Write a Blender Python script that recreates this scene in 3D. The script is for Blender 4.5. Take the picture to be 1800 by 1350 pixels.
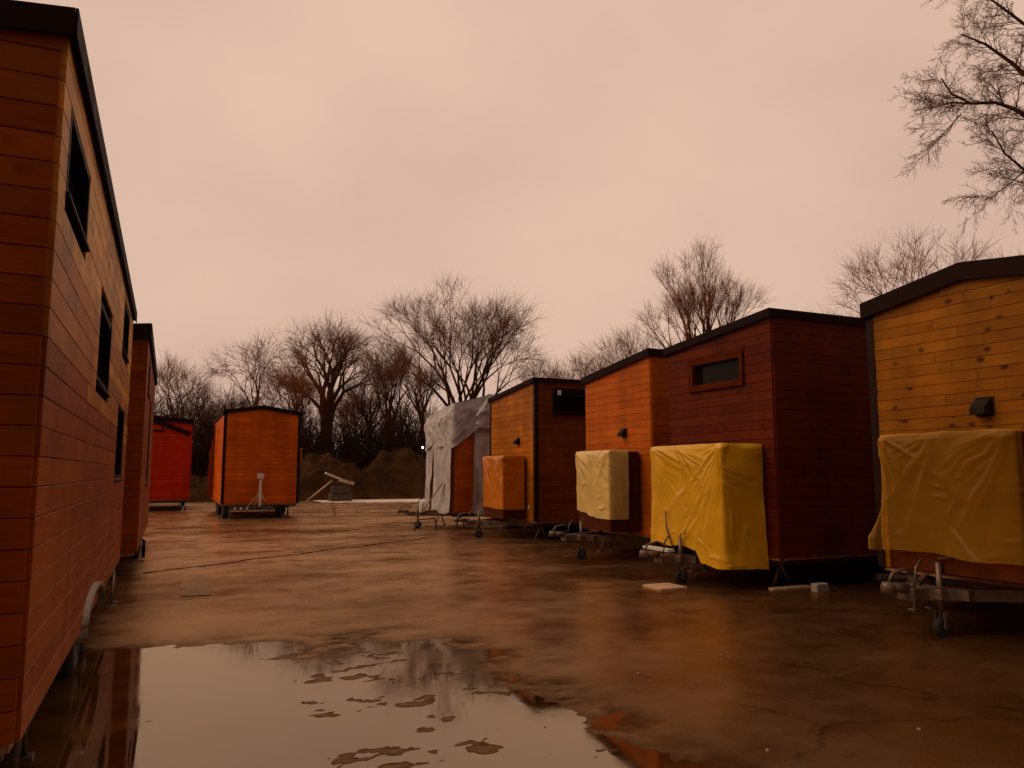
import bpy, math, random
import numpy as np
from mathutils import Vector, Matrix

for o in list(bpy.data.objects):
    bpy.data.objects.remove(o, do_unlink=True)
SC = bpy.context.scene
COL = SC.collection
R = math.radians

# ------------------------------------------------------------------ camera
CAMZ = 1.65
YAW = R(24.0)
PITCH = math.atan(155 / 1350)
cam = bpy.data.cameras.new('camera')
cam.sensor_width = 36.0
cam.lens = 27.0
cam.clip_start = 0.05
cam.clip_end = 2000.0
camo = bpy.data.objects.new('camera', cam)
COL.objects.link(camo)
camo.location = (0, 0, CAMZ)
camo.rotation_euler = (math.pi / 2 + PITCH, 0, -YAW)
SC.camera = camo

# ------------------------------------------------------------------ world: dusk overcast
SUN_ELEV, SUN_AZ = R(42), R(-78)       # azimuth measured from +Y towards +X
world = bpy.data.worlds.new('World')
SC.world = world
world.use_nodes = True
wt = world.node_tree
for n in list(wt.nodes):
    wt.nodes.remove(n)


def wn(t, **kw):
    n = wt.nodes.new(t)
    for k, v in kw.items():
        setattr(n, k, v)
    return n


w_out = wn('ShaderNodeOutputWorld')
w_bg = wn('ShaderNodeBackground')
w_sky = wn('ShaderNodeTexSky', sky_type='NISHITA', sun_disc=False)
w_sky.sun_elevation = SUN_ELEV
w_sky.sun_rotation = SUN_AZ
w_sky.dust_density = 4.0
w_tc = wn('ShaderNodeTexCoord')
w_sep = wn('ShaderNodeSeparateXYZ')
wt.links.new(w_tc.outputs['Generated'], w_sep.inputs[0])
w_map = wn('ShaderNodeMapping')
w_map.inputs['Scale'].default_value = (1.0, 1.0, 1.7)
w_map.inputs['Location'].default_value = (3.1, 0.7, 0.0)
wt.links.new(w_tc.outputs['Generated'], w_map.inputs[0])
w_n = wn('ShaderNodeTexNoise')
w_n.inputs['Scale'].default_value = 2.1
w_n.inputs['Detail'].default_value = 5.0
w_n.inputs['Roughness'].default_value = 0.5
wt.links.new(w_map.outputs[0], w_n.inputs['Vector'])
w_ramp = wn('ShaderNodeValToRGB')
e = w_ramp.color_ramp.elements
e[0].position = 0.30
e[0].color = (0.680, 0.448, 0.352, 1)
e[1].position = 0.70
e[1].color = (0.810, 0.556, 0.412, 1)
wt.links.new(w_n.outputs['Fac'], w_ramp.inputs[0])
# an overcast sky is brighter towards the zenith
w_pow = wn('ShaderNodeMath', operation='POWER')
w_pow.inputs[1].default_value = 2.0
w_cl = wn('ShaderNodeMath', operation='MAXIMUM')
w_cl.inputs[1].default_value = 0.0
wt.links.new(w_sep.outputs['Z'], w_cl.inputs[0])
wt.links.new(w_cl.outputs[0], w_pow.inputs[0])
w_mul = wn('ShaderNodeMath', operation='MULTIPLY_ADD')
w_mul.inputs[1].default_value = 0.15
w_mul.inputs[2].default_value = 1.0
wt.links.new(w_pow.outputs[0], w_mul.inputs[0])
w_dusk = wn('ShaderNodeMapRange', interpolation_type='SMOOTHSTEP')
w_dusk.inputs['From Min'].default_value = -1.0
w_dusk.inputs['From Max'].default_value = 0.75
w_dusk.inputs['To Min'].default_value = 0.30
w_dusk.inputs['To Max'].default_value = 1.0
wt.links.new(w_sep.outputs['Y'], w_dusk.inputs['Value'])
w_md = wn('ShaderNodeMath', operation='MULTIPLY')
wt.links.new(w_mul.outputs[0], w_md.inputs[0])
wt.links.new(w_dusk.outputs[0], w_md.inputs[1])
w_vm = wn('ShaderNodeVectorMath', operation='SCALE')
wt.links.new(w_ramp.outputs[0], w_vm.inputs[0])
wt.links.new(w_md.outputs[0], w_vm.inputs['Scale'])
w_sc = wn('ShaderNodeVectorMath', operation='SCALE')
w_sc.inputs['Scale'].default_value = 0.06
wt.links.new(w_sky.outputs[0], w_sc.inputs[0])
w_mix = wn('ShaderNodeMix', data_type='RGBA')
w_mix.inputs['Factor'].default_value = 0.94
wt.links.new(w_sc.outputs[0], w_mix.inputs['A'])
wt.links.new(w_vm.outputs[0], w_mix.inputs['B'])
wt.links.new(w_mix.outputs['Result'], w_bg.inputs['Color'])
w_bg.inputs['Strength'].default_value = 1.0
wt.links.new(w_bg.outputs[0], w_out.inputs[0])

# ------------------------------------------------------------------ the sun behind cloud
sun = bpy.data.lights.new('sun', 'SUN')
sun.energy = 0.9
sun.angle = R(40)
sun.color = (1.0, 0.66, 0.38)
suno = bpy.data.objects.new('sun', sun)
COL.objects.link(suno)
sd = Vector((math.sin(SUN_AZ) * math.cos(SUN_ELEV), math.cos(SUN_AZ) * math.cos(SUN_ELEV), math.sin(SUN_ELEV)))
suno.rotation_euler = sd.to_track_quat('Z', 'Y').to_euler()
suno.location = (0, 0, 60)

vs = SC.view_settings
vs.view_transform = 'Standard'
vs.look = 'None'
vs.exposure = 0.0
vs.gamma = 1.0
vs.use_curve_mapping = False

# ------------------------------------------------------------------ helpers
rng = np.random.default_rng(7)
random.seed(7)


def tag(o, label=None, cat=None, group=None, kind=None):
    if label:
        o['label'] = label
    if cat:
        o['category'] = cat
    if group:
        o['group'] = group
    if kind:
        o['kind'] = kind
    return o


def empty(name, loc, rz=0.0):
    o = bpy.data.objects.new(name, None)
    o.empty_display_size = 0.3
    COL.objects.link(o)
    o.location = loc
    o.rotation_euler = (0, 0, rz)
    return o


def link_mesh(name, me, mat=None, parent=None, loc=None, rz=None):
    o = bpy.data.objects.new(name, me)
    COL.objects.link(o)
    if mat is not None and len(me.materials) == 0:
        me.materials.append(mat)
    if parent is not None:
        o.parent = parent
    if loc is not None:
        o.location = loc
    if rz is not None:
        o.rotation_euler = (0, 0, rz)
    return o


class MB:
    """collects shapes into one mesh"""

    def __init__(self):
        self.v = []
        self.f = []
        self.sm = []

    def add(self, vs_, fs, smooth=False):
        b = len(self.v)
        self.v.extend([tuple(p) for p in vs_])
        for f_ in fs:
            self.f.append(tuple(b + i for i in f_))
            self.sm.append(smooth)
        return self

    def box(self, a, b, ch=0.0):
        (x0, y0, z0), (x1, y1, z1) = a, b
        if ch <= 0:
            vv = [(x0, y0, z0), (x1, y0, z0), (x1, y1, z0), (x0, y1, z0), (x0, y0, z1), (x1, y0, z1), (x1, y1, z1), (x0, y1, z1)]
            return self.add(vv, [(0, 3, 2, 1), (4, 5, 6, 7), (0, 1, 5, 4), (1, 2, 6, 5), (2, 3, 7, 6), (3, 0, 4, 7)])
        c = ch
        lay = [(z0, c), (z0 + c, 0), (z1 - c, 0), (z1, c)]
        vv = []
        for z, i in lay:
            X0, X1, Y0, Y1 = x0 + i, x1 - i, y0 + i, y1 - i
            vv += [(X0 + c, Y0, z), (X1 - c, Y0, z), (X1, Y0 + c, z), (X1, Y1 - c, z), (X1 - c, Y1, z), (X0 + c, Y1, z), (X0, Y1 - c, z), (X0, Y0 + c, z)]
        ff = [tuple(reversed(range(8))), tuple(range(24, 32))]
        for k in range(3):
            for i in range(8):
                j = (i + 1) % 8
                ff.append((k * 8 + i, k * 8 + j, k * 8 + 8 + j, k * 8 + 8 + i))
        return self.add(vv, ff)

    def beam(self, p, q, w, h, up=(0, 0, 1)):
        p, q, up = Vector(p), Vector(q), Vector(up)
        d = (q - p).normalized()
        s = d.cross(up)
        if s.length < 1e-4:
            s = d.cross(Vector((1, 0, 0)))
        s.normalize()
        u = s.cross(d).normalized()
        vv = []
        for c in (p, q):
            for a, b in ((-1, -1), (1, -1), (1, 1), (-1, 1)):
                vv.append(c + s * a * w / 2 + u * b * h / 2)
        return self.add(vv, [(3, 2, 1, 0), (4, 5, 6, 7), (0, 1, 5, 4), (1, 2, 6, 5), (2, 3, 7, 6), (3, 0, 4, 7)])

    def tube(self, pts, r, n=10, caps=True):
        pts = [Vector(p) for p in pts]
        rr = r if isinstance(r, (list, tuple)) else [r] * len(pts)
        ref = Vector((0.13, 0.31, 0.94))
        vv = []
        for i, p in enumerate(pts):
            d = (pts[min(i + 1, len(pts) - 1)] - pts[max(i - 1, 0)]).normalized()
            s = d.cross(ref)
            if s.length < 0.05:
                s = d.cross(Vector((1, 0, 0)))
            s.normalize()
            u = s.cross(d)
            for k in range(n):
                a = 2 * math.pi * k / n
                vv.append(p + (s * math.cos(a) + u * math.sin(a)) * rr[i])
        ff = []
        for i in range(len(pts) - 1):
            for k in range(n):
                k2 = (k + 1) % n
                ff.append((i * n + k, i * n + k2, i * n + n + k2, i * n + n + k))
        self.add(vv, ff, True)
        if caps:
            b = len(self.v) - len(vv)
            self.f.append(tuple(b + k for k in reversed(range(n))))
            self.sm.append(False)
            self.f.append(tuple(b + (len(pts) - 1) * n + k for k in range(n)))
            self.sm.append(False)
        return self

    def lathe(self, prof, c, axis='x', n=24):
        """prof: (r, t) closed ring profile, turned about axis through c"""
        c = Vector(c)
        vv = []
        m = len(prof)
        for k in range(n):
            a = 2 * math.pi * k / n
            for r, t in prof:
                if axis == 'x':
                    vv.append(c + Vector((t, r * math.cos(a), r * math.sin(a))))
                elif axis == 'y':
                    vv.append(c + Vector((r * math.cos(a), t, r * math.sin(a))))
                else:
                    vv.append(c + Vector((r * math.cos(a), r * math.sin(a), t)))
        ff = []
        for k in range(n):
            k2 = (k + 1) % n
            for i in range(m):
                i2 = (i + 1) % m
                ff.append((k * m + i, k * m + i2, k2 * m + i2, k2 * m + i))
        return self.add(vv, ff, True)

    def prism(self, poly, y0, y1):
        """poly in (x, z), extruded along y"""
        n = len(poly)
        vv = [(x, y0, z) for x, z in poly] + [(x, y1, z) for x, z in poly]
        ff = [tuple(range(n)), tuple(range(2 * n - 1, n - 1, -1))]
        for i in range(n):
            j = (i + 1) % n
            ff.append((j, i, n + i, n + j))
        return self.add(vv, ff)

    def mesh(self, name, mat=None):
        me = bpy.data.meshes.new(name)
        me.from_pydata(self.v, [], self.f)
        me.polygons.foreach_set('use_smooth', self.sm)
        if mat is not None:
            me.materials.append(mat)
        me.update()
        return me

    def build(self, name, mat, parent=None, loc=None, rz=None):
        return link_mesh(name, self.mesh(name, mat), None, parent, loc, rz)


def np_mesh(name, V, F, mat=None, smooth=False):
    """V (n,3), F (m,k) arrays"""
    me = bpy.data.meshes.new(name)
    V = np.asarray(V, dtype=np.float32)
    F = np.asarray(F, dtype=np.int32)
    k = F.shape[1]
    me.vertices.add(len(V))
    me.vertices.foreach_set('co', V.ravel())
    me.loops.add(F.size)
    me.loops.foreach_set('vertex_index', F.ravel())
    me.polygons.add(len(F))
    me.polygons.foreach_set('loop_start', np.arange(0, F.size, k, dtype=np.int32))
    me.polygons.foreach_set('loop_total', np.full(len(F), k, dtype=np.int32))
    if smooth:
        me.polygons.foreach_set('use_smooth', np.ones(len(F), dtype=bool))
    me.update(calc_edges=True)
    me.validate()
    if mat is not None:
        me.materials.append(mat)
    return me


def vnoise(x, y, seed=0):
    r = np.random.default_rng(seed)
    T = r.random((256, 256))
    xi = np.floor(x).astype(int)
    yi = np.floor(y).astype(int)
    fx = x - xi
    fy = y - yi
    fx = fx * fx * (3 - 2 * fx)
    fy = fy * fy * (3 - 2 * fy)
    a = T[xi % 256, yi % 256]
    b = T[(xi + 1) % 256, yi % 256]
    c = T[xi % 256, (yi + 1) % 256]
    d = T[(xi + 1) % 256, (yi + 1) % 256]
    return (a * (1 - fx) + b * fx) * (1 - fy) + (c * (1 - fx) + d * fx) * fy


def fbm(x, y, octv=4, seed=0, gain=0.5):
    s = np.zeros_like(x, dtype=float)
    amp, tot, fr = 1.0, 0.0, 1.0
    for k in range(octv):
        s += amp * vnoise(x * fr + 13.7 * k, y * fr + 7.1 * k, seed + k)
        tot += amp
        amp *= gain
        fr *= 2.03
    return s / tot


# ------------------------------------------------------------------ materials
def new_mat(name):
    m = bpy.data.materials.new(name)
    m.use_nodes = True
    nt = m.node_tree
    b = nt.nodes['Principled BSDF']
    return m, nt, b


def N(nt, t, **kw):
    n = nt.nodes.new(t)
    for k, v in kw.items():
        setattr(n, k, v)
    return n


def noise(nt, vec, scale, detail=4.0, rough=0.55):
    n = N(nt, 'ShaderNodeTexNoise')
    n.inputs['Scale'].default_value = scale
    n.inputs['Detail'].default_value = detail
    n.inputs['Roughness'].default_value = rough
    if vec is not None:
        nt.links.new(vec, n.inputs['Vector'])
    return n.outputs['Fac']


def ramp(nt, fac, p0, c0, p1, c1):
    n = N(nt, 'ShaderNodeValToRGB')
    n.color_ramp.elements[0].position = p0
    n.color_ramp.elements[0].color = (*c0, 1)
    n.color_ramp.elements[1].position = p1
    n.color_ramp.elements[1].color = (*c1, 1)
    nt.links.new(fac, n.inputs[0])
    return n.outputs[0]


def mapr(nt, fac, a, b, c, d):
    n = N(nt, 'ShaderNodeMapRange')
    for k, v in zip(('From Min', 'From Max', 'To Min', 'To Max'), (a, b, c, d)):
        n.inputs[k].default_value = v
    nt.links.new(fac, n.inputs['Value'])
    return n.outputs[0]


def mixc(nt, fac, a, b, mode='MIX'):
    n = N(nt, 'ShaderNodeMix', data_type='RGBA', blend_type=mode)
    for sock, v in (('Factor', fac), ('A', a), ('B', b)):
        if isinstance(v, (int, float)):
            n.inputs[sock].default_value = v
        elif isinstance(v, tuple):
            n.inputs[sock].default_value = (*v, 1)
        else:
            nt.links.new(v, n.inputs[sock])
    return n.outputs['Result']


def bump(nt, b, h, strength=0.3, dist=0.01):
    n = N(nt, 'ShaderNodeBump')
    n.inputs['Strength'].default_value = strength
    n.inputs['Distance'].default_value = dist
    nt.links.new(h, n.inputs['Height'])
    nt.links.new(n.outputs[0], b.inputs['Normal'])


def mat_plain(name, col, rough=0.5, metal=0.0, var=0.25, nscale=6.0, spec=0.5):
    m, nt, b = new_mat(name)
    tc = N(nt, 'ShaderNodeTexCoord')
    f = noise(nt, tc.outputs['Object'], nscale)
    c0 = tuple(max(0, c * (1 - var)) for c in col)
    c1 = tuple(min(1, c * (1 + var)) for c in col)
    nt.links.new(ramp(nt, f, 0.3, c0, 0.7, c1), b.inputs['Base Color'])
    nt.links.new(mapr(nt, f, 0.3, 0.7, rough * 0.85, min(1, rough * 1.15)), b.inputs['Roughness'])
    b.inputs['Metallic'].default_value = metal
    b.inputs['Specular IOR Level'].default_value = spec
    return m


def mat_wood(name, c_dark, c_light, knots=0.5, rough=0.5, vary=0.22, stain=0.35):
    """varnished softwood board: local x runs along the board"""
    m, nt, b = new_mat(name)
    tc = N(nt, 'ShaderNodeTexCoord')
    oi = N(nt, 'ShaderNodeObjectInfo')
    off = N(nt, 'ShaderNodeVectorMath', operation='SCALE')
    cmb = N(nt, 'ShaderNodeCombineXYZ')
    for i in range(3):
        nt.links.new(oi.outputs['Random'], cmb.inputs[i])
    nt.links.new(cmb.outputs[0], off.inputs[0])
    off.inputs['Scale'].default_value = 97.0
    add = N(nt, 'ShaderNodeVectorMath', operation='ADD')
    nt.links.new(tc.outputs['Object'], add.inputs[0])
    nt.links.new(off.outputs[0], add.inputs[1])
    mp = N(nt, 'ShaderNodeMapping')
    mp.inputs['Scale'].default_value = (1.3, 6.0, 26.0)
    nt.links.new(add.outputs[0], mp.inputs[0])
    grain = noise(nt, mp.outputs[0], 2.4, 5.0, 0.6)
    col = ramp(nt, grain, 0.28, c_dark, 0.72, c_light)
    # patchy stain
    big = noise(nt, add.outputs[0], 1.4, 3.0)
    st = mapr(nt, big, 0.3, 0.7, 1.0 - stain, 1.0 + stain * 0.6)
    hsv = N(nt, 'ShaderNodeHueSaturation')
    nt.links.new(col, hsv.inputs['Color'])
    nt.links.new(st, hsv.inputs['Value'])
    h2 = N(nt, 'ShaderNodeHueSaturation')
    nt.links.new(hsv.outputs[0], h2.inputs['Color'])
    nt.links.new(mapr(nt, oi.outputs['Random'], 0, 1, 1 - vary, 1 + vary), h2.inputs['Value'])
    nt.links.new(mapr(nt, oi.outputs['Random'], 0, 1, 0.497, 0.503), h2.inputs['Hue'])
    out = h2.outputs[0]
    if knots > 0:
        mp2 = N(nt, 'ShaderNodeMapping')
        mp2.inputs['Scale'].default_value = (3.6, 2.0, 5.2)
        nt.links.new(add.outputs[0], mp2.inputs[0])
        vo = N(nt, 'ShaderNodeTexVoronoi')
        vo.inputs['Scale'].default_value = 1.0
        nt.links.new(mp2.outputs[0], vo.inputs['Vector'])
        k = mapr(nt, vo.outputs['Distance'], 0.10, 0.23, knots, 0.0)
        out = mixc(nt, k, out, tuple(c * 0.16 for c in c_dark))
    ge = N(nt, 'ShaderNodeNewGeometry')
    mp3 = N(nt, 'ShaderNodeMapping')
    mp3.inputs['Scale'].default_value = (1.7, 1.7, 0.22)
    nt.links.new(ge.outputs['Position'], mp3.inputs[0])
    stk = noise(nt, mp3.outputs[0], 1.3, 2.5, 0.5)
    blot = noise(nt, ge.outputs['Position'], 0.9, 4.0, 0.6)
    mm_ = N(nt, 'ShaderNodeMath', operation='MULTIPLY')
    nt.links.new(mapr(nt, stk, 0.32, 0.62, 0.80, 1.10), mm_.inputs[0])
    nt.links.new(mapr(nt, blot, 0.3, 0.7, 0.84, 1.14), mm_.inputs[1])
    h3 = N(nt, 'ShaderNodeHueSaturation')
    nt.links.new(out, h3.inputs['Color'])
    nt.links.new(mm_.outputs[0], h3.inputs['Value'])
    out = h3.outputs[0]
    nt.links.new(out, b.inputs['Base Color'])
    nt.links.new(mapr(nt, grain, 0.2, 0.8, rough * 0.8, rough * 1.25), b.inputs['Roughness'])
    b.inputs['Specular IOR Level'].default_value = 0.12
    bump(nt, b, grain, 0.25, 0.004)
    return m


WOOD = {
    'amber': mat_wood('wood_amber', (0.26, 0.090, 0.002), (0.37, 0.132, 0.004), knots=0.92, vary=0.06, stain=0.25),
    'orange': mat_wood('wood_orange', (0.50, 0.105, 0.002), (0.62, 0.140, 0.003), knots=0.4, vary=0.05, stain=0.2),
    'honey': mat_wood('wood_honey', (0.40, 0.120, 0.002), (0.52, 0.165, 0.004), knots=0.6, vary=0.06, stain=0.25),
    'umber': mat_wood('wood_umber', (0.100, 0.0115, 0.0006), (0.135, 0.0160, 0.0008), knots=0.5, rough=0.6, vary=0.06, stain=0.25),
    'russet': mat_wood('wood_russet', (0.245, 0.048, 0.002), (0.34, 0.072, 0.003), knots=0.3, vary=0.05, stain=0.25),
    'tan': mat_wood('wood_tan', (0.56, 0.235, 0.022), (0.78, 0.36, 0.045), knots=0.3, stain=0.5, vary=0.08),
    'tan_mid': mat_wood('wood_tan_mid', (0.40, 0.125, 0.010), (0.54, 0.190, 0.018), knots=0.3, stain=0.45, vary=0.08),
    'honey_shade': mat_wood('wood_honey_shade', (0.170, 0.040, 0.001), (0.230, 0.058, 0.002), knots=0.5, rough=0.6, vary=0.06, stain=0.25),  # honey boards with the shade of the narrow gap put into their colour
    'copper': mat_wood('wood_copper', (0.66, 0.115, 0.002), (0.80, 0.145, 0.003), knots=0.2, vary=0.05, stain=0.22),
    'red': mat_wood('wood_red', (0.52, 0.030, 0.002), (0.60, 0.038, 0.003), knots=0.0, vary=0.02, stain=0.1),
}
M = {
    'backing': mat_plain('wall_backing', (0.06, 0.016, 0.002), 0.9, spec=0.05),
    'roof': mat_plain('roof_metal', (0.016, 0.005, 0.003), 0.75, 0.0, spec=0.12),
    'trim_dark': mat_plain('dark_trim', (0.020, 0.006, 0.003), 0.6, spec=0.15),
    'frame_dark': mat_plain('window_frame_black', (0.010, 0.004, 0.003), 0.6, spec=0.1),
    'frame_wood': mat_plain('window_frame_stained', (0.095, 0.015, 0.001), 0.7, spec=0.05),
    'galv': mat_plain('galvanised_steel', (0.20, 0.15, 0.115), 0.5, 0.6, 0.3),
    'chassis': mat_plain('chassis_steel', (0.09, 0.065, 0.05), 0.6, 0.4),
    'rubber': mat_plain('tyre_rubber', (0.02, 0.018, 0.017), 0.75),
    'black': mat_plain('black_plastic', (0.02, 0.013, 0.008), 0.6, spec=0.15),
    'white': mat_plain('white_paint', (0.74, 0.70, 0.66), 0.5, 0, 0.1),
    'pale_wood': mat_plain('pale_timber', (0.58, 0.40, 0.24), 0.6, 0, 0.2),
    'concrete': mat_plain('concrete', (0.32, 0.29, 0.26), 0.8),
    'edge_ply': mat_plain('plywood_edge', (0.42, 0.22, 0.08), 0.6, 0, 0.4, 12),
    'box_wood': mat_plain('box_panel', (0.085, 0.018, 0.002), 0.7, spec=0.1),
    'strap': mat_plain('strap_webbing', (0.03, 0.02, 0.015), 0.7),
    'rope': mat_plain('strap_cream', (0.60, 0.48, 0.36), 0.7),
}


def mat_glass():
    m, nt, b = new_mat('dark_window_glass')
    b.inputs['Base Color'].default_value = (0.012, 0.008, 0.007, 1)
    b.inputs['Roughness'].default_value = 0.12
    b.inputs['IOR'].default_value = 1.15
    tc = N(nt, 'ShaderNodeTexCoord')
    bump(nt, b, noise(nt, tc.outputs['Object'], 2.0, 2.0), 0.04, 0.02)
    return m


M['glass'] = mat_glass()


def mat_tarp(name, col, thr=0.3, rough=0.24, weave=0.0, dirt=0.3):
    m, nt, b = new_mat(name)
    tc = N(nt, 'ShaderNodeTexCoord')
    n1 = noise(nt, tc.outputs['Object'], 3.0, 5.0)
    c0 = tuple(c * (1 - dirt) for c in col)
    colr = ramp(nt, n1, 0.3, c0, 0.65, col)
    nt.links.new(colr, b.inputs['Base Color'])
    b.inputs['Roughness'].default_value = rough
    n2 = noise(nt, tc.outputs['Object'], 30.0, 4.0, 0.6)
    if weave > 0:
        wv = noise(nt, tc.outputs['Object'], 60.0, 3.0, 0.7)
        ad = N(nt, 'ShaderNodeMath', operation='ADD')
        nt.links.new(n2, ad.inputs[0])
        nt.links.new(wv, ad.inputs[1])
        n2 = ad.outputs[0]
    bump(nt, b, n2, 0.12, 0.012)
    tr = N(nt, 'ShaderNodeBsdfTranslucent')
    nt.links.new(colr, tr.inputs['Color'])
    mx = N(nt, 'ShaderNodeMixShader')
    mx.inputs[0].default_value = thr
    out = nt.nodes['Material Output']
    nt.links.new(b.outputs[0], mx.inputs[1])
    nt.links.new(tr.outputs[0], mx.inputs[2])
    nt.links.new(mx.outputs[0], out.inputs['Surface'])
    return m


TARP = {
    'yellow': mat_tarp('tarp_yellow', (0.95, 0.52, 0.022), 0.12, dirt=0.2),
    'pale': mat_tarp('tarp_pale_yellow', (0.95, 0.68, 0.22), 0.12, dirt=0.15),
    'orange': mat_tarp('tarp_orange', (0.75, 0.22, 0.006), 0.12, dirt=0.2),
    'grey': mat_tarp('tarp_grey', (0.66, 0.63, 0.66), 0.1, 0.45, weave=1.0, dirt=0.4),
}


def mat_film():
    m, nt, b = new_mat('plastic_film_yellow')
    tc = N(nt, 'ShaderNodeTexCoord')
    n1 = noise(nt, tc.outputs['Object'], 1.2, 2.0)
    colr = ramp(nt, n1, 0.3, (0.78, 0.42, 0.035), 0.65, (0.90, 0.52, 0.055))
    nt.links.new(colr, b.inputs['Base Color'])
    b.inputs['Roughness'].default_value = 0.24
    bump(nt, b, noise(nt, tc.outputs['Object'], 18.0, 4.0), 0.08, 0.012)
    tr = N(nt, 'ShaderNodeBsdfTransparent')
    tr.inputs['Color'].default_value = (0.95, 0.70, 0.25, 1)
    # seen edge-on, along the folds, the film is thicker and closes up
    lw = N(nt, 'ShaderNodeLayerWeight')
    lw.inputs['Blend'].default_value = 0.35
    mx = N(nt, 'ShaderNodeMixShader')
    nt.links.new(mapr(nt, lw.outputs['Facing'], 0.35, 0.85, 0.80, 0.20), mx.inputs[0])
    out = nt.nodes['Material Output']
    nt.links.new(b.outputs[0], mx.inputs[1])
    nt.links.new(tr.outputs[0], mx.inputs[2])
    nt.links.new(mx.outputs[0], out.inputs['Surface'])
    return m


TARP['film'] = mat_film()


def wet_mix(nt, b, rough, tint, ior, nrm=None, base_rough=0.8, amount=None):
    """a film of muddy water over a dull surface: tinted mirror by Fresnel over the diffuse base"""
    b.inputs['Specular IOR Level'].default_value = 0.0
    b.inputs['Roughness'].default_value = base_rough
    gl = N(nt, 'ShaderNodeBsdfGlossy')
    gl.inputs['Color'].default_value = (*tint, 1)
    if isinstance(rough, (int, float)):
        gl.inputs['Roughness'].default_value = rough
    else:
        nt.links.new(rough, gl.inputs['Roughness'])
    fr = N(nt, 'ShaderNodeFresnel')
    fr.inputs['IOR'].default_value = ior
    if nrm is not None:
        nt.links.new(nrm, gl.inputs['Normal'])
        nt.links.new(nrm, fr.inputs['Normal'])
    mx = N(nt, 'ShaderNodeMixShader')
    fac = fr.outputs[0]
    if amount is not None:
        am = N(nt, 'ShaderNodeMath', operation='MULTIPLY')
        nt.links.new(fac, am.inputs[0])
        nt.links.new(amount, am.inputs[1])
        fac = am.outputs[0]
    nt.links.new(fac, mx.inputs[0])
    nt.links.new(b.outputs[0], mx.inputs[1])
    nt.links.new(gl.outputs[0], mx.inputs[2])
    nt.links.new(mx.outputs[0], nt.nodes['Material Output'].inputs['Surface'])


def bump_node(nt, h, strength, dist):
    n = N(nt, 'ShaderNodeBump')
    n.inputs['Strength'].default_value = strength
    n.inputs['Distance'].default_value = dist
    nt.links.new(h, n.inputs['Height'])
    return n.outputs[0]


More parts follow.
